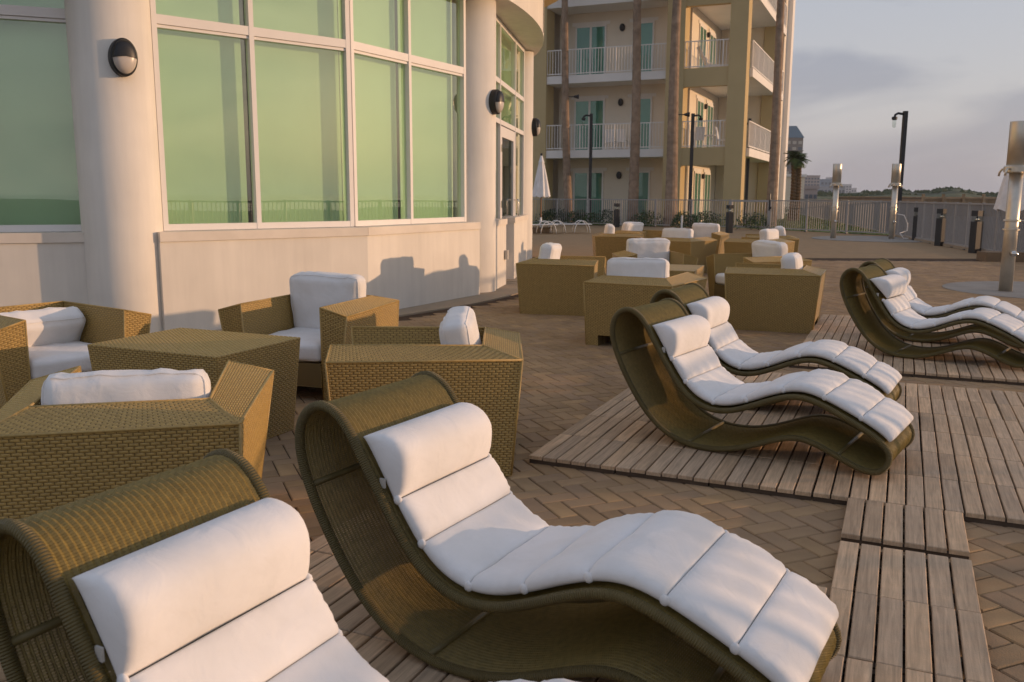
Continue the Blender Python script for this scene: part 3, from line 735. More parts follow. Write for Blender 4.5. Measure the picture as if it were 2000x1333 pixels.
# windows
def window(a, b, splits, z0, z1, tz, name='window'):
    a, b = Vector(a), Vector(b); L = (b-a).length; ang = math.atan2(b.y-a.y, b.x-a.x); T = (b-a)/L; Nn = Vector((T.y, -T.x))
    par = MB()
    def mem(s0, s1, za, zb, dep=.10, fwd=.0):
        c = a+T*(s0+s1)/2+Nn*(fwd-dep/2+.05); par.box((c.x, c.y, (za+zb)/2), (s1-s0, dep, zb-za), ang)
    xs = [0]+[L*s_ for s_ in splits]+[L]
    mem(0, .055, z0, z1); mem(L-.055, L, z0, z1)
    for x in xs[1:-1]: mem(x-.028, x+.028, z0, z1, .10, .002)
    o = None
    for z in [z0+.035]+list(tz)+[z1-.03]:
        for i in range(len(xs)-1):
            l_ = xs[i]+(.055 if i == 0 else .028); r_ = xs[i+1]-(.055 if i == len(xs)-2 else .028)
            hz = .035 if z in (z0+.035, z1-.03) else .048
            mem(l_, r_, z-hz, z+hz, .09, -.003)
            if z in tz: mem(l_, r_, z-hz-.035, z-hz-.004, .05, -.02)
    fr = nbobj(par, name, m_frame, bevel=.004)
    zs = [z0+.07]+[v for z in tz for v in (z-.083, z+.048)]+[z1-.06]
    for i in range(len(xs)-1):
        for j in range(0, len(zs), 2):
            l_ = xs[i]+(.055 if i == 0 else .028); r_ = xs[i+1]-(.055 if i == len(xs)-2 else .028)
            q = MB(); c = a+T*(l_+r_)/2+Nn*(-.018); q.box((c.x, c.y, (zs[j]+zs[j+1])/2), (r_-l_, .008, zs[j+1]-zs[j]), ang); nbobj(q, 'pane', m_glass, fr)
    for i in range(len(xs)-1):
        c = a+T*(xs[i]+xs[i+1])/2-Nn*.17; q = MB(); q.box((c.x, c.y, (z0+z1)/2), (xs[i+1]-xs[i]-.07, .006, z1-z0-.02), ang); nbobj(q, 'roller_blind', m_blind, fr)
        c = a+T*(xs[i]+xs[i+1])/2-Nn*.4
    c = (a+b)/2-Nn*.45; q = MB(); q.box((c.x, c.y, (z0+z1)/2), (L, .02, z1-z0), ang); nbobj(q, 'inner_wall', m_dark, fr)
    return fr
window(WL[0], WL[1], [.40, .70], 1.108, SZ-.003, [3.31])
window(P0, P1, [.465], 1.108, SZ-.003, [3.31])
window(P1, P2, [.465], 1.108, SZ-.003, [3.31])
# door bay
dd = Vector(D1)-Vector(D0); dL = dd.length; dT = dd/dL; dN = Vector((dT.y, -dT.x)); dA = math.atan2(dT.y, dT.x)
def dbox(q, s0, s1, z0, z1, dep=.09, f=0): c = Vector(D0)+dT*(s0+s1)/2+dN*f; q.box((c.x, c.y, (z0+z1)/2), (s1-s0, dep, z1-z0), dA)
q = MB()
for s_ in (.35, 1.12, 2.86, 4.0): dbox(q, s_-.035, s_+.035, 0 if s_ in (1.12, 2.86) else 1.1, SZ-.01)
for i, (a, b) in enumerate(((.385, 1.085), (1.155, 2.825), (2.895, 3.965))):
    for z in (2.74, 3.40, SZ-.05): dbox(q, a, b, z-.04, z+.04, .08)
bay = nbobj(q, 'door_frame', m_frame, bevel=.004)
q = MB()
for (a, b) in ((.385, 1.085), (1.155, 2.825), (2.895, 3.965)):
    for (z0, z1) in ((2.785, 3.355), (3.445, 4.3)): dbox(q, a, b, z0, z1, .008)
for (a, b) in ((.385, 1.085), (2.895, 3.965)): dbox(q, a, b, 1.12, 2.69, .008)
nbobj(q, 'side_pane', m_glass, bay)
q = MB(); dbox(q, .3, 4.05, 0, SZ, .02, -.6); nbobj(q, 'inner_wall', m_dark, bay)
q = MB(); dbox(q, .3, 4.05, 2.79, SZ, .01, -.2); nbobj(q, 'roller_blind', m_blind, bay)
q = MB()
dbox(q, 1.165, 1.33, .02, 2.68, .05, .012); dbox(q, 2.65, 2.815, .02, 2.68, .05, .012); dbox(q, 1.332, 2.648, .02, .45, .049, .012); dbox(q, 1.332, 2.648, 2.5, 2.68, .049, .012)
door = nbobj(q, 'door', m_frame, bevel=.004)
q = MB(); dbox(q, 1.333, 2.647, .452, 2.498, .008, .01); nbobj(q, 'door_glass', m_gclear, door)
for z in (.35, 1.35, 2.3):
    q = MB(); dbox(q, 1.14, 1.17, z-.06, z+.06, .03, .05); nbobj(q, 'hinge', m_chrome, door)
q = MB(); c = Vector(D0)+dT*2.73; h = [c+dN*.04, c+dN*.12, c+dN*.12, c+dN*.04]
q.tube([(h[0].x, h[0].y, 1.42), (h[1].x, h[1].y, 1.42), (h[1].x, h[1].y, 1.38), (h[2].x, h[2].y, 1.02), (h[2].x, h[2].y, .98), (h[3].x, h[3].y, .98)], .014, 8); nbobj(q, 'handle', m_chrome, door, smooth=True)
q = MB(); dbox(q, 1.155, 2.825, 0, .018, .5, .1); nbobj(q, 'threshold', m_concrete2)
for a, b in (((-.30, 13.85), (-.105, 14.95)), ((.03, 15.78), (.31, 18.35))):
    wall('low_wall', a, b, -.02, 1.02, .28, m_stucco)
    a2, b2 = off(a, b, .018); e = Vector((b[0]-a[0], b[1]-a[1])).normalized()*.02
    wall('sill', (a2[0]-e.x, a2[1]-e.y), (b2[0]+e.x, b2[1]+e.y), 1.023, 1.115, .31, m_sill, bevel=.006)
# upper wall (fascia) and soffit: outer radius 11, follows the curve, straightens on the left
outl = [(-12.0, 6.2), (-9.0, 6.95), (-6.2, 7.7), (-4.6, 8.25), (-3.2, 9.1)]+arc(11.0, -43, 40, 46)
outl = [p for i, p in enumerate(outl) if not (i > 4 and p[0] < -2.6)]
innl = [(p[0]-.9, p[1]+1.2) for p in outl]
q = MB()
inner = [(-12.0, 12.0), (-9.0, 12.5), (-6.2, 13), (-4.6, 13.5), (-4.0, 14.0)]
for i in range(len(outl)-1):
    a, b = outl[i], outl[i+1]
    q.quad([(*a, SZ), (*b, SZ), (*b, 9.0), (*a, 9.0)])
fas = nbobj(q, 'upper_wall', m_stucco, smooth=True, merge=True)
q = MB(); cen = (-10.42, 17.61)
for i in range(len(outl)-1): a, b = outl[i], outl[i+1]; q.quad([(*b, SZ), (*a, SZ), (*cen, SZ)])
nbobj(q, 'soffit', m_stucco)
q = MB()
for i in range(len(outl)-1): a, b = outl[i], outl[i+1]; q.quad([(*a, 9.0), (*b, 9.0), (*cen, 9.0)])
nbobj(q, 'roof', m_stucco)
q = MB()      # control joints in the upper wall
for a_ in (-26.5, -5, 12):
    x, y = -10.42+11.004*math.cos(R(a_)), 17.61+11.004*math.sin(R(a_)); q.box((x, y, 6.7), (.012, .012, 4.58), R(a_))
nbobj(q, 'control_joint', m_dark)
# tan eave ring beyond
ring = arc(12.05, -20, 42, 30); ri = arc(10.9, -20, 42, 30); q = MB()
for i in range(30):
    a, b, c, d = ring[i], ring[i+1], ri[i+1], ri[i]
    q.quad([(*a, 5.95), (*b, 5.95), (*b, 7.2), (*a, 7.2)]); q.quad([(*d, 5.95), (*c, 5.95), (*b, 5.95), (*a, 5.95)]); q.quad([(*a, 7.2), (*b, 7.2), (*c, 7.2), (*d, 7.2)])
nbobj(q, 'eave', m_tan)
# inner back so the building closes
q = MB(); q.prism([(-12, 12.4), (-4.2, 12.0), (-2.0, 14.6), (-1.4, 19.5), (-1.9, 26), (-12, 26)], 0, SZ); nbobj(q, 'core_wall', m_stucco)
# wall behind column 3 round the far side
cc = arc(10.35, 8.5, 40, 14); q = MB()
for i in range(14): a, b = cc[i], cc[i+1]; q.quad([(*a, 0), (*b, 0), (*b, SZ), (*a, SZ)])
nbobj(q, 'rear_wall', m_stucco)
# socket box on the pier by the door
q = MB(); c = Vector((-.125, 14.8)); n_ = Vector((.983, -.18)); q.box((c.x+n_.x*.03, c.y+n_.y*.03, .52), (.05, .11, .15), math.atan2(n_.y, n_.x))
q.obj('outlet_box', m_tag, None, label='small weathered outlet box on the pier left of the glass door', cat='outlet box', bevel=.01)
# bulkhead wall lamps
def wall_lamp(c, ang, label, z=2.85):
    a = R(ang); x, y = c[0]+.4*math.cos(a), c[1]+.4*math.sin(a)
    t = thing('wall_lamp', label, 'wall lamp', (x, y, z), a, 'bulkhead lamps on the columns')
    def ell(prof, name, m, parent, a0=0, a1=2*math.pi, close=True):
        q = MB(); n = 40; full = a1-a0 > 6.2; m_ = n if full else n+1
        for (r, d) in prof: q.v += [(d, r*.130*math.cos(a0+(a1-a0)*k/n), r*.185*math.sin(a0+(a1-a0)*k/n)) for k in range(m_)]
        for i in range(len(prof)-1):
            for k in range(n):
                k2 = (k+1) % m_; q.f.append((i*m_+k, i*m_+k2, (i+1)*m_+k2, (i+1)*m_+k))
        if full: q.f.append(tuple((len(prof)-1)*m_+k for k in range(n)))
        q.uv = []; return q.obj(name, m, parent, smooth=True)
    ell([(1.0, -.02), (1.0, .07), (.97, .085), (.9, .09), (.86, .085)], 'housing', m_black, t)
    dome = [(.88, .08), (.86, .10), (.80, .118), (.68, .134), (.5, .146), (.25, .152), (.02, .154)]
    ell(dome, 'lens', m_lens, t); ell([(r*1.03, d+.006) for r, d in dome], 'hood', m_black, t, -.08, math.pi+.08)
    return t
wall_lamp((-4.15, 9.45), -52, 'oval black wall lamp on the large left column', 2.84)
wall_lamp((-.66, 13.95), -24, 'oval black wall lamp on the column left of the glass door', 2.90)
wall_lamp((.02, 18.78), -5, 'oval black wall lamp seen edge on at the far end column', 2.90)

# ------------------------------------------------------------------ far apartment building
U = Vector((.9165, -.4, 0)); Vv = Vector((.4, .9165, 0)); Q0 = Vector((5.1, 48.7, 0)); FA = math.atan2(U.y, U.x)
fb = thing('apartment_building', 'tan and beige balconied apartment block with white railings behind the palms', 'building', Q0)
FH = 3.97
def fp(s_, t_, z=0): v = U*s_+Vv*t_; return (v.x, v.y, z)
def fbox(q, s0, s1, t0, t1, z0, z1): v = U*(s0+s1)/2+Vv*(t0+t1)/2; q.box((v.x, v.y, (z0+z1)/2), (s1-s0, t1-t0, z1-z0), FA)
def fobj(name, m, boxes, parent=None, **k):
    q = MB(); [fbox(q, *b) for b in boxes]; return q.obj(name, m, parent or fb, **k)
NF = 4; TOP = FH*NF+1
for b in ((-6.5, -3.5, -.2, 1.0), (3.16, 4.1, -.25, .8), (6.36, 7.25, -.3, .7)):
    fobj('pier', m_tan, [(b[0], b[1], b[2], b[3], 0, TOP)])
for t0 in (9.7, ): fobj('pier', m_tan, [(6.6, 7.55, t0, t0+.9, 0, TOP)])
fobj('end_wall', m_beige, [(4.0, 7.3, 13.4, 15.5, 0, TOP)]); fobj('end_wall', m_slab, [(7.3, 7.6, 14.5, 15.6, 0, TOP)])  # second box paints the corner's bright highlight strip in balcony white
fobj('front_wall', m_beige, [(-3.5, 3.16, 1.85, 2.2, 0, TOP)])
fobj('side_wall', m_beige, [(3.3, 3.98, 1.85, 13.4, 0, TOP)])
fobj('return_wall', m_beige, [(4.0, 6.55, 9.9, 10.2, 0, TOP)])
fobj('core_wall', m_beige, [(-14, 3.3, 2.2, 15.5, 0, TOP), (-14, -6.5, .2, 2.2, 0, TOP)])
def railing(a, b, z, h=1.35, parent=None):
    a, b = Vector(a), Vector(b); L = (b-a).length; ang = math.atan2(b.y-a.y, b.x-a.x); q = MB()
    for zz in (z+h, z+.1): q.box(((a.x+b.x)/2, (a.y+b.y)/2, zz), (L, .05, .05), ang)
    n = int(L/.16)
    for i in range(n+1):
        p = a+(b-a)*i/n; w = .028 if i % 12 else .06; q.box((p.x, p.y, z+h/2+.02), (w, w, h-.06), ang)
    return q.obj('railing', m_slab, parent or fb, kind='stuff')
def rail_st(s0, t0, s1, t1, z): return railing(fp(s0, t0), fp(s1, t1), z)
def sdoor(s0, s1, z, side=False, t_=1.85, dbl=True):
    # sliding door in the front wall (side False) or in the side wall (side True: s0,s1 run along t)
    f, g = MB(), MB(); zt = z+2.85
    fr = [(s0, s0+.09), (s1-.09, s1)]+([((s0+s1)/2-.06, (s0+s1)/2+.06)] if dbl else [])
    for a, b in fr: fbox(f, a, b, t_-.07, t_-.004, z+.02, zt-.09) if not side else fbox(f, t_+.004, t_+.07, a, b, z+.02, zt-.09)
    if not side: fbox(f, s0, s1, t_-.07, t_-.004, zt-.088, zt+.02); fbox(f, s0-.2, s1+.2, t_-.04, t_-.005, zt+.025, zt+.2)
    else: fbox(f, t_+.004, t_+.07, s0, s1, zt-.088, zt+.02); fbox(f, t_+.005, t_+.04, s0-.2, s1+.2, zt+.025, zt+.2)
    d = f.obj('sliding_door', m_slab, fb)
    if not side: fbox(g, s0+.09, s1-.09, t_-.03, t_-.006, z+.02, zt-.09)
    else: fbox(g, t_+.006, t_+.03, s0+.09, s1-.09, z+.02, zt-.09)
    g.obj('blind', m_teal, d)
    g = MB()
    if not side: fbox(g, s0+.09, s1-.09, t_-.045, t_-.037, z+.02, zt-.09)
    else: fbox(g, t_+.037, t_+.045, s0+.09, s1-.09, z+.02, zt-.09)
    g.obj('pane', m_teal_g, d)
for k in range(NF+1):
    z = k*FH+.0
    if k > 0:
        fobj('balcony_slab', m_slab, [(-3.5, 3.16, -.12, 1.85, z-.42, z)])
        fobj('balcony_beam', m_tan, [(4.1, 6.36, -.2, .15, z-.9, z+.02)])
        fobj('balcony_slab', m_slab, [(4.0, 7.42, .7, 9.72, z-.42, z), (4.0, 6.6, .15, .7, z-.42, z)])
        fobj('balcony_slab', m_slab, [(4.0, 7.42, 10.62, 13.39, z-.42, z)])
        if k < NF+1:
            rail_st(-3.5, -.05, 3.16, -.05, z); rail_st(4.1, -.1, 6.36, -.1, z); rail_st(7.36, .72, 7.36, 9.7, z); rail_st(7.36, 10.62, 7.36, 13.35, z)
    if k < NF:
        sdoor(-2.55, -.75, z+.02); sdoor(.75, 1.95, z+.02, dbl=False)
        sdoor(3.6, 5.3, z+.02, True, 3.98); sdoor(6.4, 8.1, z+.02, True, 3.98)
        for (s_, t_, n) in ((.16, 1.80, 0), (4.03, 5.85, 1)):
            q = MB(); v = U*s_+Vv*t_; q.lathe([(.15, -.02), (.15, .06), (.1, .12), (.02, .14)], 16); rot = Matrix.Rotation(FA, 3, 'Z') @ (Matrix.Rotation(R(90), 3, 'X') if n == 0 else Matrix.Rotation(R(90), 3, 'Y'))
            q.v = [tuple(rot@Vector((p[0], p[1]*1.35 if n == 0 else p[1], p[2]))+Vector((v.x, v.y, z+2.65))) for p in q.v]; q.obj('wall_light', m_black, fb)
# ceilings of the recesses come from the slabs above; roof edge
fobj('roof', m_slab, [(-14, 7.5, -.3, 15.6, TOP, TOP+.5)])
# balcony furniture
def small_chair(s_, t_, z, rz, label, grp='white chairs on the balconies'):
    v = Q0+U*s_+Vv*t_; t = thing('balcony_chair', label, 'chair', (v.x, v.y, z), rz, grp)
    q = MB(); q.box((0, 0, .48), (.5, .5, .05)); q.obj('seat', m_white, t)
    q = MB(); q.box((0, .27, .82), (.5, .04, .62), rot=Matrix.Rotation(R(-12), 3, 'X')); q.obj('backrest', m_white, t)
    for sx in (-1, 1):
        for sy in (-1, 1): q = MB(); q.tube([(sx*.22, sy*.22, .46), (sx*.26, sy*.27, .01)], .025, 6); q.obj('leg', m_white, t)
small_chair(-.15, 1.1, FH, FA+R(180), 'left of the two white chairs on the first-floor balcony')
small_chair(.55, 1.1, FH, FA+R(170), 'right of the two white chairs on the first-floor balcony')
small_chair(4.75, 1.0, FH, FA+R(200), 'white chair on the first-floor corner balcony')
small_chair(5.9, 1.3, FH, FA+R(90), 'white chair on the first-floor corner balcony beside its table')
small_chair(1.4, .9, 0, FA+R(180), 'white chair on the ground-floor terrace between the palms')
v = Q0+U*5.3+Vv*1.2
t = thing('balcony_table', 'small white table on the first-floor corner balcony', 'table', (v.x, v.y, FH), 0)
q = MB(); q.lathe([(.4, .68), (.4, .72)], 20); q.obj('table_top', m_white, t); q = MB(); q.tube([(0, 0, .01), (0, 0, .68)], .03, 8); q.obj('leg', m_white, t)
v = Q0+U*5.0+Vv*1.5
t = thing('deck_chair', 'tall white folding deck chair on the second-floor corner balcony', 'chair', (v.x, v.y, 2*FH), FA+R(115))
q = MB(); q.box((0, .3, .75), (.6, .04, 1.25), rot=Matrix.Rotation(R(-28), 3, 'X')); q.obj('backrest', m_white, t)
q = MB(); q.box((0, -.3, .35), (.6, .7, .04)); q.obj('seat', m_white, t)
for sx in (-1, 1): q = MB(); q.tube([(sx*.29, -.5, .02), (sx*.29, .45, .9)], .022, 6); q.obj('leg', m_white, t)
for sx in (-1, 1): q = MB(); q.tube([(sx*.27, .6, .02), (sx*.27, -.2, .5)], .022, 6); q.obj('leg', m_white, t)

# ------------------------------------------------------------------ palms
frq = MB()
def frond(q, L, droop, nl=34, w=.5):
    pts = []
    for i in range(nl+1):
        f_ = i/nl; pts.append(Vector((L*f_*(1-.12*f_), 0, L*(.45*f_-droop*f_*f_))))
    q.tube(pts[::3], .018, 4)
    for i in range(3, nl):
        p = pts[i]; ll = w*math.sin(math.pi*(i/nl)**.7)*1.0+.12
        for s_ in (-1, 1):
            a = Vector((.45, s_*.9, -.25-.2*random.random()))*ll; d = (pts[i]-pts[i-1]).normalized()*.028
            q.quad([p-d, p+d, p+a+d*.2, p+a-d*.2], [(0, 0)]*4)
frond(frq, 1.9, .55); fr_me = frq.mesh('frond', m_frond)
frq = MB(); frond(frq, 1.0, .75, 22, .38); fr_small = frq.mesh('frond', m_frond)
def palm(label, x, y, lean, h, r0_, r1_, name='palm_tree', grp='tall palms in front of the apartments', crown=True, bulge=0):
    t = thing(name, label, 'palm tree', (x, y, 0), 0, grp)
    q = MB(); n = 90
    def P(f_): return Vector((lean[0]*f_+.05*math.sin(f_*5+x), lean[1]*f_, h*f_-.05))
    q.tube([P(i/n) for i in range(n+1)], lambda i: (r0_*(1-i/n)+r1_*(i/n))*(1+.045*(i % 2)+.03*noise.noise(Vector((i*.5, x, 0))))+bulge*math.exp(-i/n*14), 14)
    q.obj('trunk', m_bark, t, smooth=False)
    top = P(1)
    cr_ = bpy.data.objects.new('crown', None); 
    for k in range(26):
        o = link('frond', fr_me, t); o.location = top; o.rotation_euler = (random.uniform(-.3, .3), R(random.choice([-35, -15, 5, 25, 45])+random.uniform(-8, 8)), k*2.4); o.scale = [random.uniform(.85, 1.15)]*3
    return t
def at(x, y):      # ground point under photo pixel
    d = fw+rr*((x-1000)/1720)-uu*((y-666.5)/1720); k = -H/d.z; return d.x*k, d.y*k
for pd_, (lab, px, py, top_px, h, a, b_) in zip((48.5, 46.2, 44.7, 45.0), (
   ('tall palm trunk left of the others, before the first balcony', 1109, 434, 1099, 14.5, .22, .15),
   ('tall palm trunk second from the left, before the balcony railing', 1232, 437, 1243, 14.8, .26, .17),
   ('thick tall palm trunk third from the left, before the tan pier', 1304, 441, 1321, 14.0, .30, .17),
   ('tall palm trunk leaning right at the corner of the apartment block', 1498, 441, 1524, 14.6, .25, .15))):
    x, y = (px-1000)/1720*pd_, pd_; z_at0 = 1.5+.209*y; xt = (top_px-1000)/1720*.953*y; lean = ((xt-x)*h/z_at0, 0)
    palm(lab, x, y, lean, h, a, b_, bulge=.07)
# floodlights strapped on the palms
for px, py, pz, side in ((1109, 434, 1107, 1), (1304, 441, 1307, 1)):
    pass
x, y = at(1547, 432)
t = thing('young_palm', 'short twin-trunked palm with a green crown on the lawn by the fence', 'palm tree', (x, y, 0))
for (dx, hh, l) in ((-.12, 3.9, .1), (.22, 3.75, .05)):
    q = MB(); n = 40; q.tube([(dx+l*math.sin(i/n*3), 0, hh*i/n-.04) for i in range(n+1)], lambda i: .16*(1+.28*(i % 2))*(1-.15*i/n), 9); q.obj('trunk', m_bark2, t)
    for k in range(26):
        o = link('frond', fr_small, t); o.location = (dx+.02, 0, hh-.05); o.rotation_euler = (random.uniform(-.3, .3), R(random.choice([-60, -40, -15, 10, 35])+random.uniform(-8, 8)), k*2.4+dx); o.scale = [random.uniform(.55, .8)]*3

# ------------------------------------------------------------------ shrubs
def shrub(label, x, y, w, d, h, n=500, name='shrub', grp='low shrubs along the apartment block', m=None, cat='shrub', leaf=.10, z=0):
    q = MB()
    for i in range(n):
        a = random.random()*6.283; e = random.random(); rr_ = (random.random()**.45)
        lump = 1+.25*math.sin(a*3+x)+.18*math.sin(a*5+y)
        p = Vector((w*rr_*math.cos(a)*lump*(1-e*.35), d*rr_*math.sin(a)*lump*(1-e*.35), h*(e**.8)*(1.05-.35*rr_*rr_)+.02))
        u_ = Vector((random.gauss(0, 1), random.gauss(0, 1), random.gauss(0, 1)+.6)).normalized(); v_ = u_.orthogonal().normalized(); s_ = leaf*random.uniform(.6, 1.2)
        u_ *= s_; v_ *= s_*.4
        q.quad([p, p+u_*.5+v_, p+u_, p+u_*.5-v_], [(0, 0)]*4)
    o = q.obj(name, m or m_leaf, None, label=label, cat=cat, group=grp); o.location = (x, y, z); return o
SH = [(1088, 1.4, 'left of the first tall palm'), (1131, .7, 'between the first palm and the left lamp post'), (1178, 1.2, 'left of the second tall palm'), (1262, .9, 'between the second and third palm'), (1330, .7, 'just right of the third, thick palm'), (1375, 1.3, 'below the lit glass doors'), (1472, 1.0, 'behind the gate'), (1078, .9, 'behind the closed umbrella')]
for px, w, wh in SH:
    dsh = 48.6-(px-1030)*.0178; x, y = (px-1000)/1720*dsh, dsh; shrub('low dark green shrub '+wh, x, y, w, .6, .75, 700)
shrub('small shrub at the foot of the twin-trunked palm', *at(1532, 424), .5, .5, .7, 250)
shrub('low bush beside the white house on the lawn', *at(1562, 421), .8, .6, .8, 300)
# grass tufts
q = MB()
for i in range(15000):
    x = random.uniform(0, 24); y = random.uniform(36, 76)
    if x > 15.2+(y-35)*.225 or (y < 49.1-(x+2)*.43 and x < 10.8) or (x >= 10.8 and y < 43.7-(x-10.7)*1.9): continue
    h_ = random.uniform(.05, .12); a = random.random()*3.14; w_ = .05
    q.quad([(x-w_*math.cos(a), y-w_*math.sin(a), -.01), (x+w_*math.cos(a), y+w_*math.sin(a), -.01), (x+.03, y, h_)], [(0, 0)]*3)
q.obj('grass', m_grass, None, kind='stuff', label='short green grass on the lawn behind the fence', cat='grass')

# ------------------------------------------------------------------ fences
def fence(label, pts, h=1.34, gap=.115, post=2.0, grp='pale grey picket fences', name='picket_fence', curb=False, skip=None, pk=.022):
    t = thing(name, label, 'fence', (*pts[0], 0), 0, grp); o0 = Vector(pts[0]).to_3d()
    for a, b in zip(pts[:-1], pts[1:]):
        a, b = Vector(a).to_3d()-o0, Vector(b).to_3d()-o0; L = (b-a).length; ang = math.atan2(b.y-a.y, b.x-a.x)
        for z in (h-.02, .10):
            q = MB(); q.box(((a.x+b.x)/2, (a.y+b.y)/2, z), (L, .045, .045), ang); q.obj('rail', m_alu, t)
        n = max(1, round(L/post))
        for i in range(n+1):
            p = a+(b-a)*i/n; q = MB(); q.box((p.x, p.y, h/2+.01), (.065, .065, h+.02), ang); q.obj('post', m_alu, t)
            q = MB(); q.box((p.x, p.y, .012), (.14, .14, .02), ang); q.obj('base_plate', m_black, t)
        q = MB(); n = int(L/gap)
        for i in range(n):
            p = a+(b-a)*(i+.5)/n; q.box((p.x, p.y, (h+.08)/2), (pk, pk, h-.12), ang)
        q.obj('picket', m_alu2, t, kind='stuff')
    return t
GA, GB = at(1424, 447), at(1503, 450)
CN = (14.82, 34.75)
fence('pale picket fence running before the apartment block, left of the gate', [at(1030, 437), GA])
fence('pale picket fence between the gate and the seaward corner', [GB, CN])
fence('pale seaside picket fence running towards the viewer behind the bollards', [CN, (fline(28), 28), (fline(21), 21), (fline(14), 14), (fline(7), 7), (fline(0), 0), (fline(-8), -8)], post=1.15, gap=.11, pk=.022)
fence('distant pale picket fence along the seaward edge of the lawn', [(CN[0]+.05, CN[1]+.15), (19.6, 55), (24.3, 76)], post=2.6)
q = MB()
a, b = Vector((fline(-8), -8)), Vector(CN); ang = math.atan2(b.y-a.y, b.x-a.x); q.box(((a.x+b.x)/2+.1, (a.y+b.y)/2, .03), ((b-a).length, .3, .08), ang)
q.obj('kerb', m_concrete2, kind='structure')
t = thing('garden_gate', 'pale picket gate with a dark latch in the fence, between the bollard and leaning palm', 'gate', (*GA, 0)); a = Vector((0, 0)); b = Vector(GB)-Vector(GA); ang = math.atan2(b.y, b.x); L = b.length
q = MB()
for f_ in (.03, .97): p = b*f_; q.box((p.x, p.y, .70), (.09, .06, 1.32), ang)
for z in (1.30, .12): q.box((b.x/2, b.y/2, z), (L*.9, .055, .09), ang)
q.obj('gate_frame', m_alu, t)
q = MB()
for i in range(1, 15): p = b*(i/15); q.box((p.x, p.y, .7), (.025, .025, 1.1), ang)
q.obj('picket', m_alu, t, kind='stuff')
q = MB(); p = b*.96; q.box((p.x, p.y-.06, 1.25), (.05, .05, .75), ang); q.box((p.x+.04, p.y-.07, 1.0), (.12, .05, .10), ang); q.obj('latch', m_black, t)

# distant wooden fence, dunes, skyline
t = thing('wooden_fence', 'weathered wooden fence in front of the dunes', 'fence', (0, 0, 0)); 
d0 = 62
wx0, wx1 = (1790-1000)/1720*d0, (2100-1000)/1720*d0
for i in range(120):
    x = wx0+(wx1-wx0)*(i+.5)/120; q = MB() if i % 1 == 0 else q
    q.box((x, d0+(i % 2)*.05, .78+random.uniform(-.02, .02)), (.085, .03, 1.2)); q.obj('board', m_wood_f, t)
q = MB(); q.box(((wx0+wx1)/2, d0-.05, 1.42), (wx1-wx0, .12, .09)); q.obj('rail', m_wood_f, t)
for i in range(9): q = MB(); x = wx0+(wx1-wx0)*i/8; q.box((x, d0-.12, .85), (.16, .16, 1.75)); q.obj('post', m_wood_f, t)
t = thing('wooden_fence', 'long dark boardwalk rail far off below the dunes', 'fence', (0, 0, 0))
q = MB(); q.box((66, 118, .9), (50, .2, 1.1), R(8)); q.obj('board_panel', m_planter, t)
q = MB(); q.box((66, 117.8, 1.5), (50, .3, .1), R(8)); q.obj('rail', m_wood_f, t)
q = MB()
def dune(u, v):
    x = 35+u*190; y = 150+v*110; f_ = math.sin(math.pi*v)
    pxl = 1000+1720*x/y
    hgt = 1.2+1.0*noise.noise(Vector((x*.05, y*.05, 0)))+.55*noise.noise(Vector((x*.2, y*.2, 3)))+1.9*math.exp(-((pxl-1850)/42)**2)*.7+.6*math.exp(-((pxl-1745)/50)**2)
    ed = min(1, u*14)
    return (x, y, max(-.2, f_*(hgt+.9)*ed)-.06)
q.grid(dune, 130, 40); q.obj('dunes', m_dune, kind='structure', smooth=True)
q = MB()     # scrub on the dune crest
for i in range(5200):
    u, v = random.random(), random.uniform(.3, .6); x, y, z = dune(u, v)
    if noise.noise(Vector((x*.11, y*.11, 7))) < -.05: continue
    s_ = random.uniform(.3, .9); q.quad([(x-s_, y, z-.1), (x+s_, y+random.uniform(-.5, .5), z-.1), (x+random.uniform(-.4, .4), y, z+s_*.7)], [(0, 0)]*3)
q.obj('dune_scrub', m_leaf, None, kind='stuff', label='dark scrub growing along the dune crest', cat='scrub')
m_far = [mat('far_wall_'+n, c, .85, .2, var=.06, vscale=.05) for n, c in (('white', (.55, .53, .52)), ('rose', (.42, .34, .30)), ('blue', (.20, .26, .32)), ('grey', (.38, .38, .38)))]
m_fwin = mat('far_window', (.09, .11, .13), .25, .5); m_litw = mat('far_window_painted_lit', (.48, .42, .33), .3, .5); m_troof = mat('blue_roof', (.10, .17, .22), .6, .3); m_tower = mat('tower_brown', (.23, .19, .155), .85, .2, var=.06, vscale=.1)  # m_litw: light on the tower's windows put into a warm pale colour
def block(label, px0, px1, ytop, d, m, rows, cols, depth=12, roof=None, name='far_building', warm=False, z0=0):
    x0, x1 = (px0-1000)/1720*d, (px1-1000)/1720*d; h = 1.5+(384-ytop)/1720*d
    t = thing(name, label, 'building', ((x0+x1)/2, d, 0), 0); w = x1-x0
    q = MB(); q.box((0, depth/2, h/2), (w, depth, h)); q.obj('wall', m, t)
    for i in range(rows):
        for j in range(cols):
            q = MB(); q.box((-w/2+w*(j+.5)/cols, -.02, h*(i+.6)/(rows+.4)), (w/cols*.62, .3, h/(rows)*.5)); q.obj('window', m_litw if warm and random.random() < .8 else m_fwin, t)
    if roof:
        q = MB(); r_ = roof; q.hexa([(-w/2-.3, -.3, h), (w/2+.3, -.3, h), (w/2+.3, depth, h), (-w/2-.3, depth, h)], [(-w/2+1.5, 1.5, h+r_), (w/2-2.2, 1.5, h+r_), (w/2-2.2, depth-1.5, h+r_), (-w/2+1.5, depth-1.5, h+r_)]); q.obj('roof', m_troof, t)
    else:
        q = MB(); q.box((0, depth/2, h+.25), (w+.4, depth+.4, .5)); q.obj('parapet', m, t)
    return t
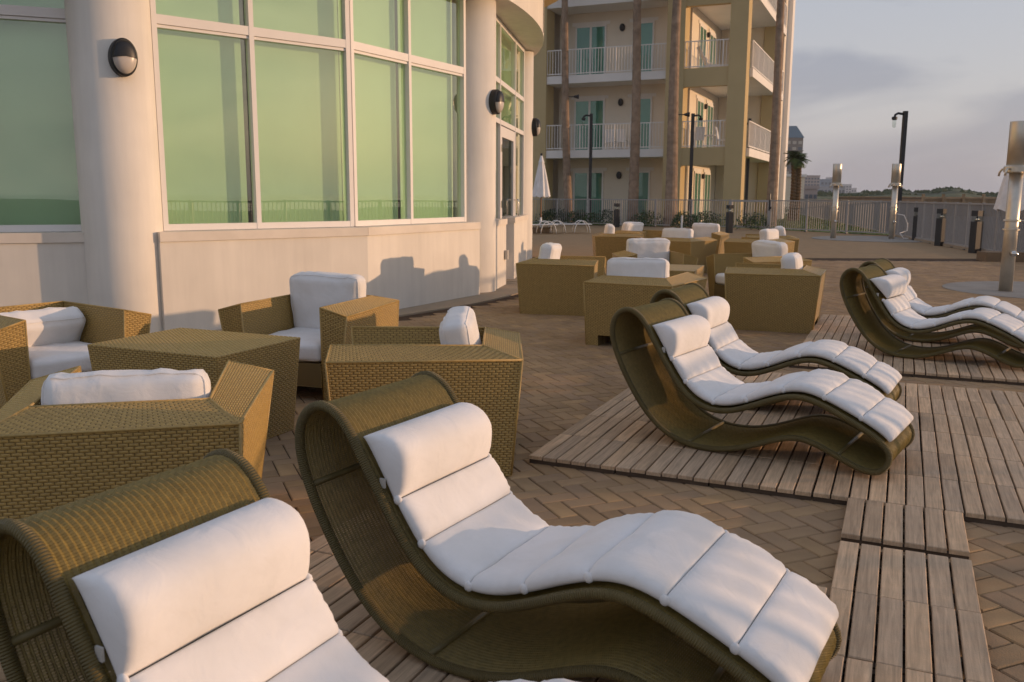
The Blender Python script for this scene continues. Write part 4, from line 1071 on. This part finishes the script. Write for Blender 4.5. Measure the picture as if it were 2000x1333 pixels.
block('brown hotel tower with a blue roof just right of the apartment block', 1488, 1554, 273, 330, m_tower, 10, 6, 14, roof=4.3, warm=True)
block('white rose balconied block beyond the young palm', 1561, 1590, 345, 520, m_far[1], 7, 5)
block('blue grey office block in the far skyline', 1592, 1613, 352, 600, m_far[2], 4, 3)
block('slim white tower in the far skyline', 1613, 1622, 348, 640, m_far[0], 7, 2)
block('low grey block under the skyline towers', 1586, 1640, 366, 460, m_far[3], 2, 8)
block('pale block right of the first tall shower post in the skyline', 1635, 1652, 361, 800, m_far[0], 5, 3)
block('rightmost pale block of the skyline', 1652, 1662, 368, 850, m_far[0], 3, 2)
block('low brick house behind the lawn fence', 1562, 1587, 369, 140, m_far[1], 1, 3, 8)
x0_, x1_ = (1495-1000)/1720*78, (1561-1000)/1720*78
t = thing('white_house', 'plain cream house wall with a cornice behind the twin-trunked palm', 'building', ((x0_+x1_)/2, 78, 0))
q = MB(); q.box((0, 4, 1.6), (x1_-x0_, 8, 3.2)); q.obj('wall', m_beige, t)
q = MB(); q.box((0, 4, 3.32), (x1_-x0_+.25, 8.25, .22)); q.obj('cornice', m_slab, t)

# ------------------------------------------------------------------ lamp posts, bollards, showers, umbrellas
def lamp_post(label, x, y, h, arm, grp='black lamp posts'):
    t = thing('lamp_post', label, 'lamp post', (x, y, 0), 0, grp)
    q = MB(); q.box((0, 0, h/2), (.15, .15, h)); q.obj('pole', m_black, t)
    q = MB(); q.tube([(0, 0, h-.12), (arm*.28, 0, h-.08), (arm*.38, 0, h-.14), (arm*.40, 0, h-.22)], .045, 8); q.obj('arm', m_black, t, smooth=True)
    q = MB(); q.lathe([(.055, 0), (.10, -.02), (.10, -.10), (.07, -.13)][::-1], 14, (arm*.40, 0, h-.20)); q.obj('lamp_holder', m_black, t)
    q = MB(); q.lathe([(.02, -.42), (.065, -.38), (.075, -.2), (.065, -.12)], 14, (arm*.40, 0, h-.20)); q.obj('lamp_glass', m_gclear, t, smooth=True)
for lab, px, d, yt, arm in (('black lamp post left, between the first two palms', 1149, 47, 230, -1), ('black lamp post before the lit corner of the apartment block', 1342, 45, 229, 1),
                            ('black lamp post behind the gate', 1450, 49, 238, -.1), ('tall black lamp post standing alone against the sky', 1745, 34.4, 223, -1)):
    lamp_post(lab, (px-1000)/1720*d, d, 1.5+(384-yt)/1720*d, arm)
def bollard(label, x, y):
    t = thing('bollard_light', label, 'bollard', (x, y, 0), .35, 'black bollard lights')
    q = MB(); q.box((0, 0, .42), (.22, .22, .86)); q.obj('body', m_black, t, bevel=.008)
    q = MB(); q.box((0, 0, 1.07), (.22, .22, .15)); q.obj('cap', m_black, t, bevel=.008)
    q = MB(); q.lathe([(.085, .855), (.03, .94), (.02, .99)], 16); q.obj('reflector', m_chrome, t, smooth=True)
    q = MB(); q.box((0, 0, .925), (.20, .20, .139)); q.obj('glass', m_gclear, t)
for lab, px, py in (('farthest of the three black bollard lights along the seaside fence', 1790, 470), ('middle one of the three black bollard lights along the seaside fence', 1835, 480), ('nearest of the three black bollard lights along the seaside fence', 1903, 494), ('black bollard light in front of the gate', 1424, 455), ('black bollard light beside the second palm', 1204, 444)):
    bollard(lab, *at(px, py))
def shower(label, x, y, h=2.68):
    t = thing('shower_post', label, 'shower post', (x, y, 0), 0, 'steel shower posts')
    q = MB(); q.lathe([(.10, -.01), (.10, 1.0), (.102, h-.75)], 28); o = q.obj('pipe', m_steel, t, smooth=False)
    q2 = MB(); q2.lathe([(.155, h-.75), (.155, h-.01), (.15, h)], 28); o2 = q2.obj('drum', m_steel, t)
    for o_ in (o, o2):
        for p in o_.data.polygons: p.use_smooth = abs(p.normal.z) < .5
    q = MB(); q.lathe([(.12, h-.80), (.19, h-.78), (.19, h-.70), (.165, h-.68)], 28); q.obj('collar', m_steel, t)
    for k in range(4):
        a = k*math.pi/2+.5; c, s_ = math.cos(a), math.sin(a); q = MB(); q.tube([(.17*c, .17*s_, h-.74), (.24*c, .24*s_, h-.73), (.28*c, .28*s_, h-.78), (.29*c, .29*s_, h-.84)], .018, 8); q.obj('shower_nozzle', m_steel, t, smooth=True)
    for z in (1.12, .98):
        q = MB(); q.lathe([(.10, z), (.125, z+.005), (.125, z+.03), (.10, z+.035)], 24); q.obj('ring', m_steel, t)
    q = MB(); q.tube([(-.17, -.05, 1.135), (.17, -.05, 1.135)], .008, 6); q.obj('crossbar', m_steel, t)
    q = MB(); q.tube([(0, -.09, .62), (0, -.16, .62)], .045, 12); q.tube([(-.05, -.16, .62), (.05, -.16, .62)], .02, 8); q.obj('valve', m_chrome, t, smooth=True)
    return t
t = shower('steel shower post at the right picture edge on its own round pad', 7.98, 14.2)
shower('left one of the two far steel shower posts', *at(1627, 466))
shower('steel shower post with a coiled hose, in front of the tall lamp post', *at(1741, 467))
x, y = at(1741, 467); q = MB()
q.tube([(x+.12, y-.05, .9), (x+.35, y-.1, .85), (x+.5, y-.1, .55), (x+.5, y-.1, .3), (x+.2, y-.2, .22), (x+.3, y-.3, .04), (x+.9, y-.5, .03), (x+1.5, y-.6, .03)], .018, 8)
q.obj('hose', m_white, None, smooth=True, label='pale garden hose hanging from the shower post and trailing on the pad', cat='hose')
def umbrella(label, x, y, h, r, zb, planter=True):
    t = thing('closed_umbrella', label, 'umbrella', (x, y, 0), 0, 'closed white umbrellas')
    q = MB(); n = 64; prof = [(h-.04, .03), (h-.12, .06), (h-.28, .10), (h-.30, .12), (h-.34, .105)]+[(h-.34-(h-.34-zb)*i/10, .105+(r-.105)*(i/10)**.9) for i in range(1, 11)]
    for (z, rad) in prof:
        for k in range(n):
            a = 2*math.pi*k/n; f_ = 1+.16*math.sin(a*8+.4*math.sin(z*2))*(min(1, (h-z)*1.2)); q.v.append((rad*f_*math.cos(a), rad*f_*math.sin(a), z+(.03*math.sin(a*8) if z == zb else 0)))
    for i in range(len(prof)-1):
        for k in range(n): k2 = (k+1) % n; q.f.append((i*n+k2, i*n+k, (i+1)*n+k, (i+1)*n+k2))
    q.uv = []; q.obj('canopy', m_cloth, t, smooth=True)
    q = MB(); q.lathe([(.035, h-.05), (.05, h), (.035, h+.05)], 12); q.obj('finial', m_black, t)
    q = MB(); q.tube([(0, 0, .2), (0, 0, h-.06)], .03, 10); q.obj('pole', m_pole_w, t)
    q = MB(); q.tube([(0, 0, .03), (0, 0, .62)], .042, 10); q.obj('base_sleeve', m_white, t)
    return t
def planter(label, x, y, rz, w=1.3):
    q = MB(); q.box((0, 0, .11), (w, .55, .22)); o = q.obj('umbrella_base', m_planter, None, label=label, cat='umbrella base', group='brown umbrella bases', bevel=.01); o.location = (x, y, 0); o.rotation_euler = (0, 0, rz)
umbrella('closed white umbrella standing at the end of the curved building', (1055-1000)/1720*36.5, 36.5, 3.15, .34, 1.45)
planter('brown base block of the umbrella beside the white chaise', (1055-1000)/1720*36.5, 36.5, .1, .9)
umbrella('closed white umbrella behind the steel shower post at the right edge', (1966-1000)/1720*21.3, 21.3, 2.9, .36, 1.2)
planter('brown base block of the right-hand umbrella, by the fence', (1952-1000)/1720*21.1, 21.1, -.1, .9)
def chaise(label, x, y, rz):
    t = thing('white_chaise', label, 'chaise longue', (x, y, 0), rz, 'white chaises behind the terrace'); 
    for s_ in (-1, 1):
        for c, w in ((-.55, .32), (.45, .32)):
            q = MB(); q.tube([(c-w*math.cos(math.pi*k/12)*1.0, s_*.33, .02+.48*math.sin(math.pi*k/12)) for k in range(13)], .016, 6); q.obj('leg', m_white, t, smooth=True)
    q = MB(); q.box((0, 0, .36), (1.7, .6, .03)); q.obj('bed', m_white, t)
    q = MB(); q.box((-1.0, 0, .42), (.55, .6, .03), rot=Matrix.Rotation(R(14), 3, 'Y')); q.obj('backrest', m_white, t)
chaise('white chaise longue with arched legs on the lawn edge by the left palm', (1112-1000)/1720*36.3, 36.3, .08)
chaise('white chaise longue half hidden by the end of the curved building', (1045-1000)/1720*35.2, 35.4, .25)
# hotel of the picket terrace lights on the palms
def flood(label, px, py, d, k):
    x, z = (px-1000)/1720*d, 1.5+(384-py)/1720*d; t = thing('floodlight', label, 'floodlight', (x, d-.3, z), 0, 'small floodlights strapped to the palms')
    q = MB(); q.lathe([(.05, -.12), (.11, .1), (.12, .14)], 12); q.v = [(v[2]*k+.25*k, v[1], v[0]) for v in q.v]; q.obj('lamp_head', m_black, t)
    q = MB(); q.box((0, .05, 0), (.3, .1, .04)); q.obj('bracket', m_black, t)
flood('small black floodlight high on the left tall palm', 1110, 200, 48.4, 1)
flood('small black floodlight on the thick third palm', 1318, 232, 44.6, 1)

# low white pole by the thick palm
x, y = (1328-1000)/1720*41, 41
q = MB(); q.tube([(x, y, .01), (x, y, .62)], .045, 8); q.obj('marker_post', m_white, None, label='short white post at the foot of the thick palm', cat='post')
# ------------------------------------------------------------------ sea air
q = MB(); q.box((350, 350, 17), (1500, 1500, 36.4)); hz_m = bpy.data.materials.new('sea_haze'); hz_m.use_nodes = True; t = hz_m.node_tree; t.nodes.clear()
pv = N(t, 'ShaderNodeVolumePrincipled'); pv.inputs['Density'].default_value = .0004; pv.inputs['Color'].default_value = (.9, .92, .96, 1); ho = N(t, 'ShaderNodeOutputMaterial'); t.links.new(pv.outputs[0], ho.inputs['Volume'])
q.obj('haze', hz_m, None, kind='stuff', label='pale sea haze over the distant skyline', cat='haze')
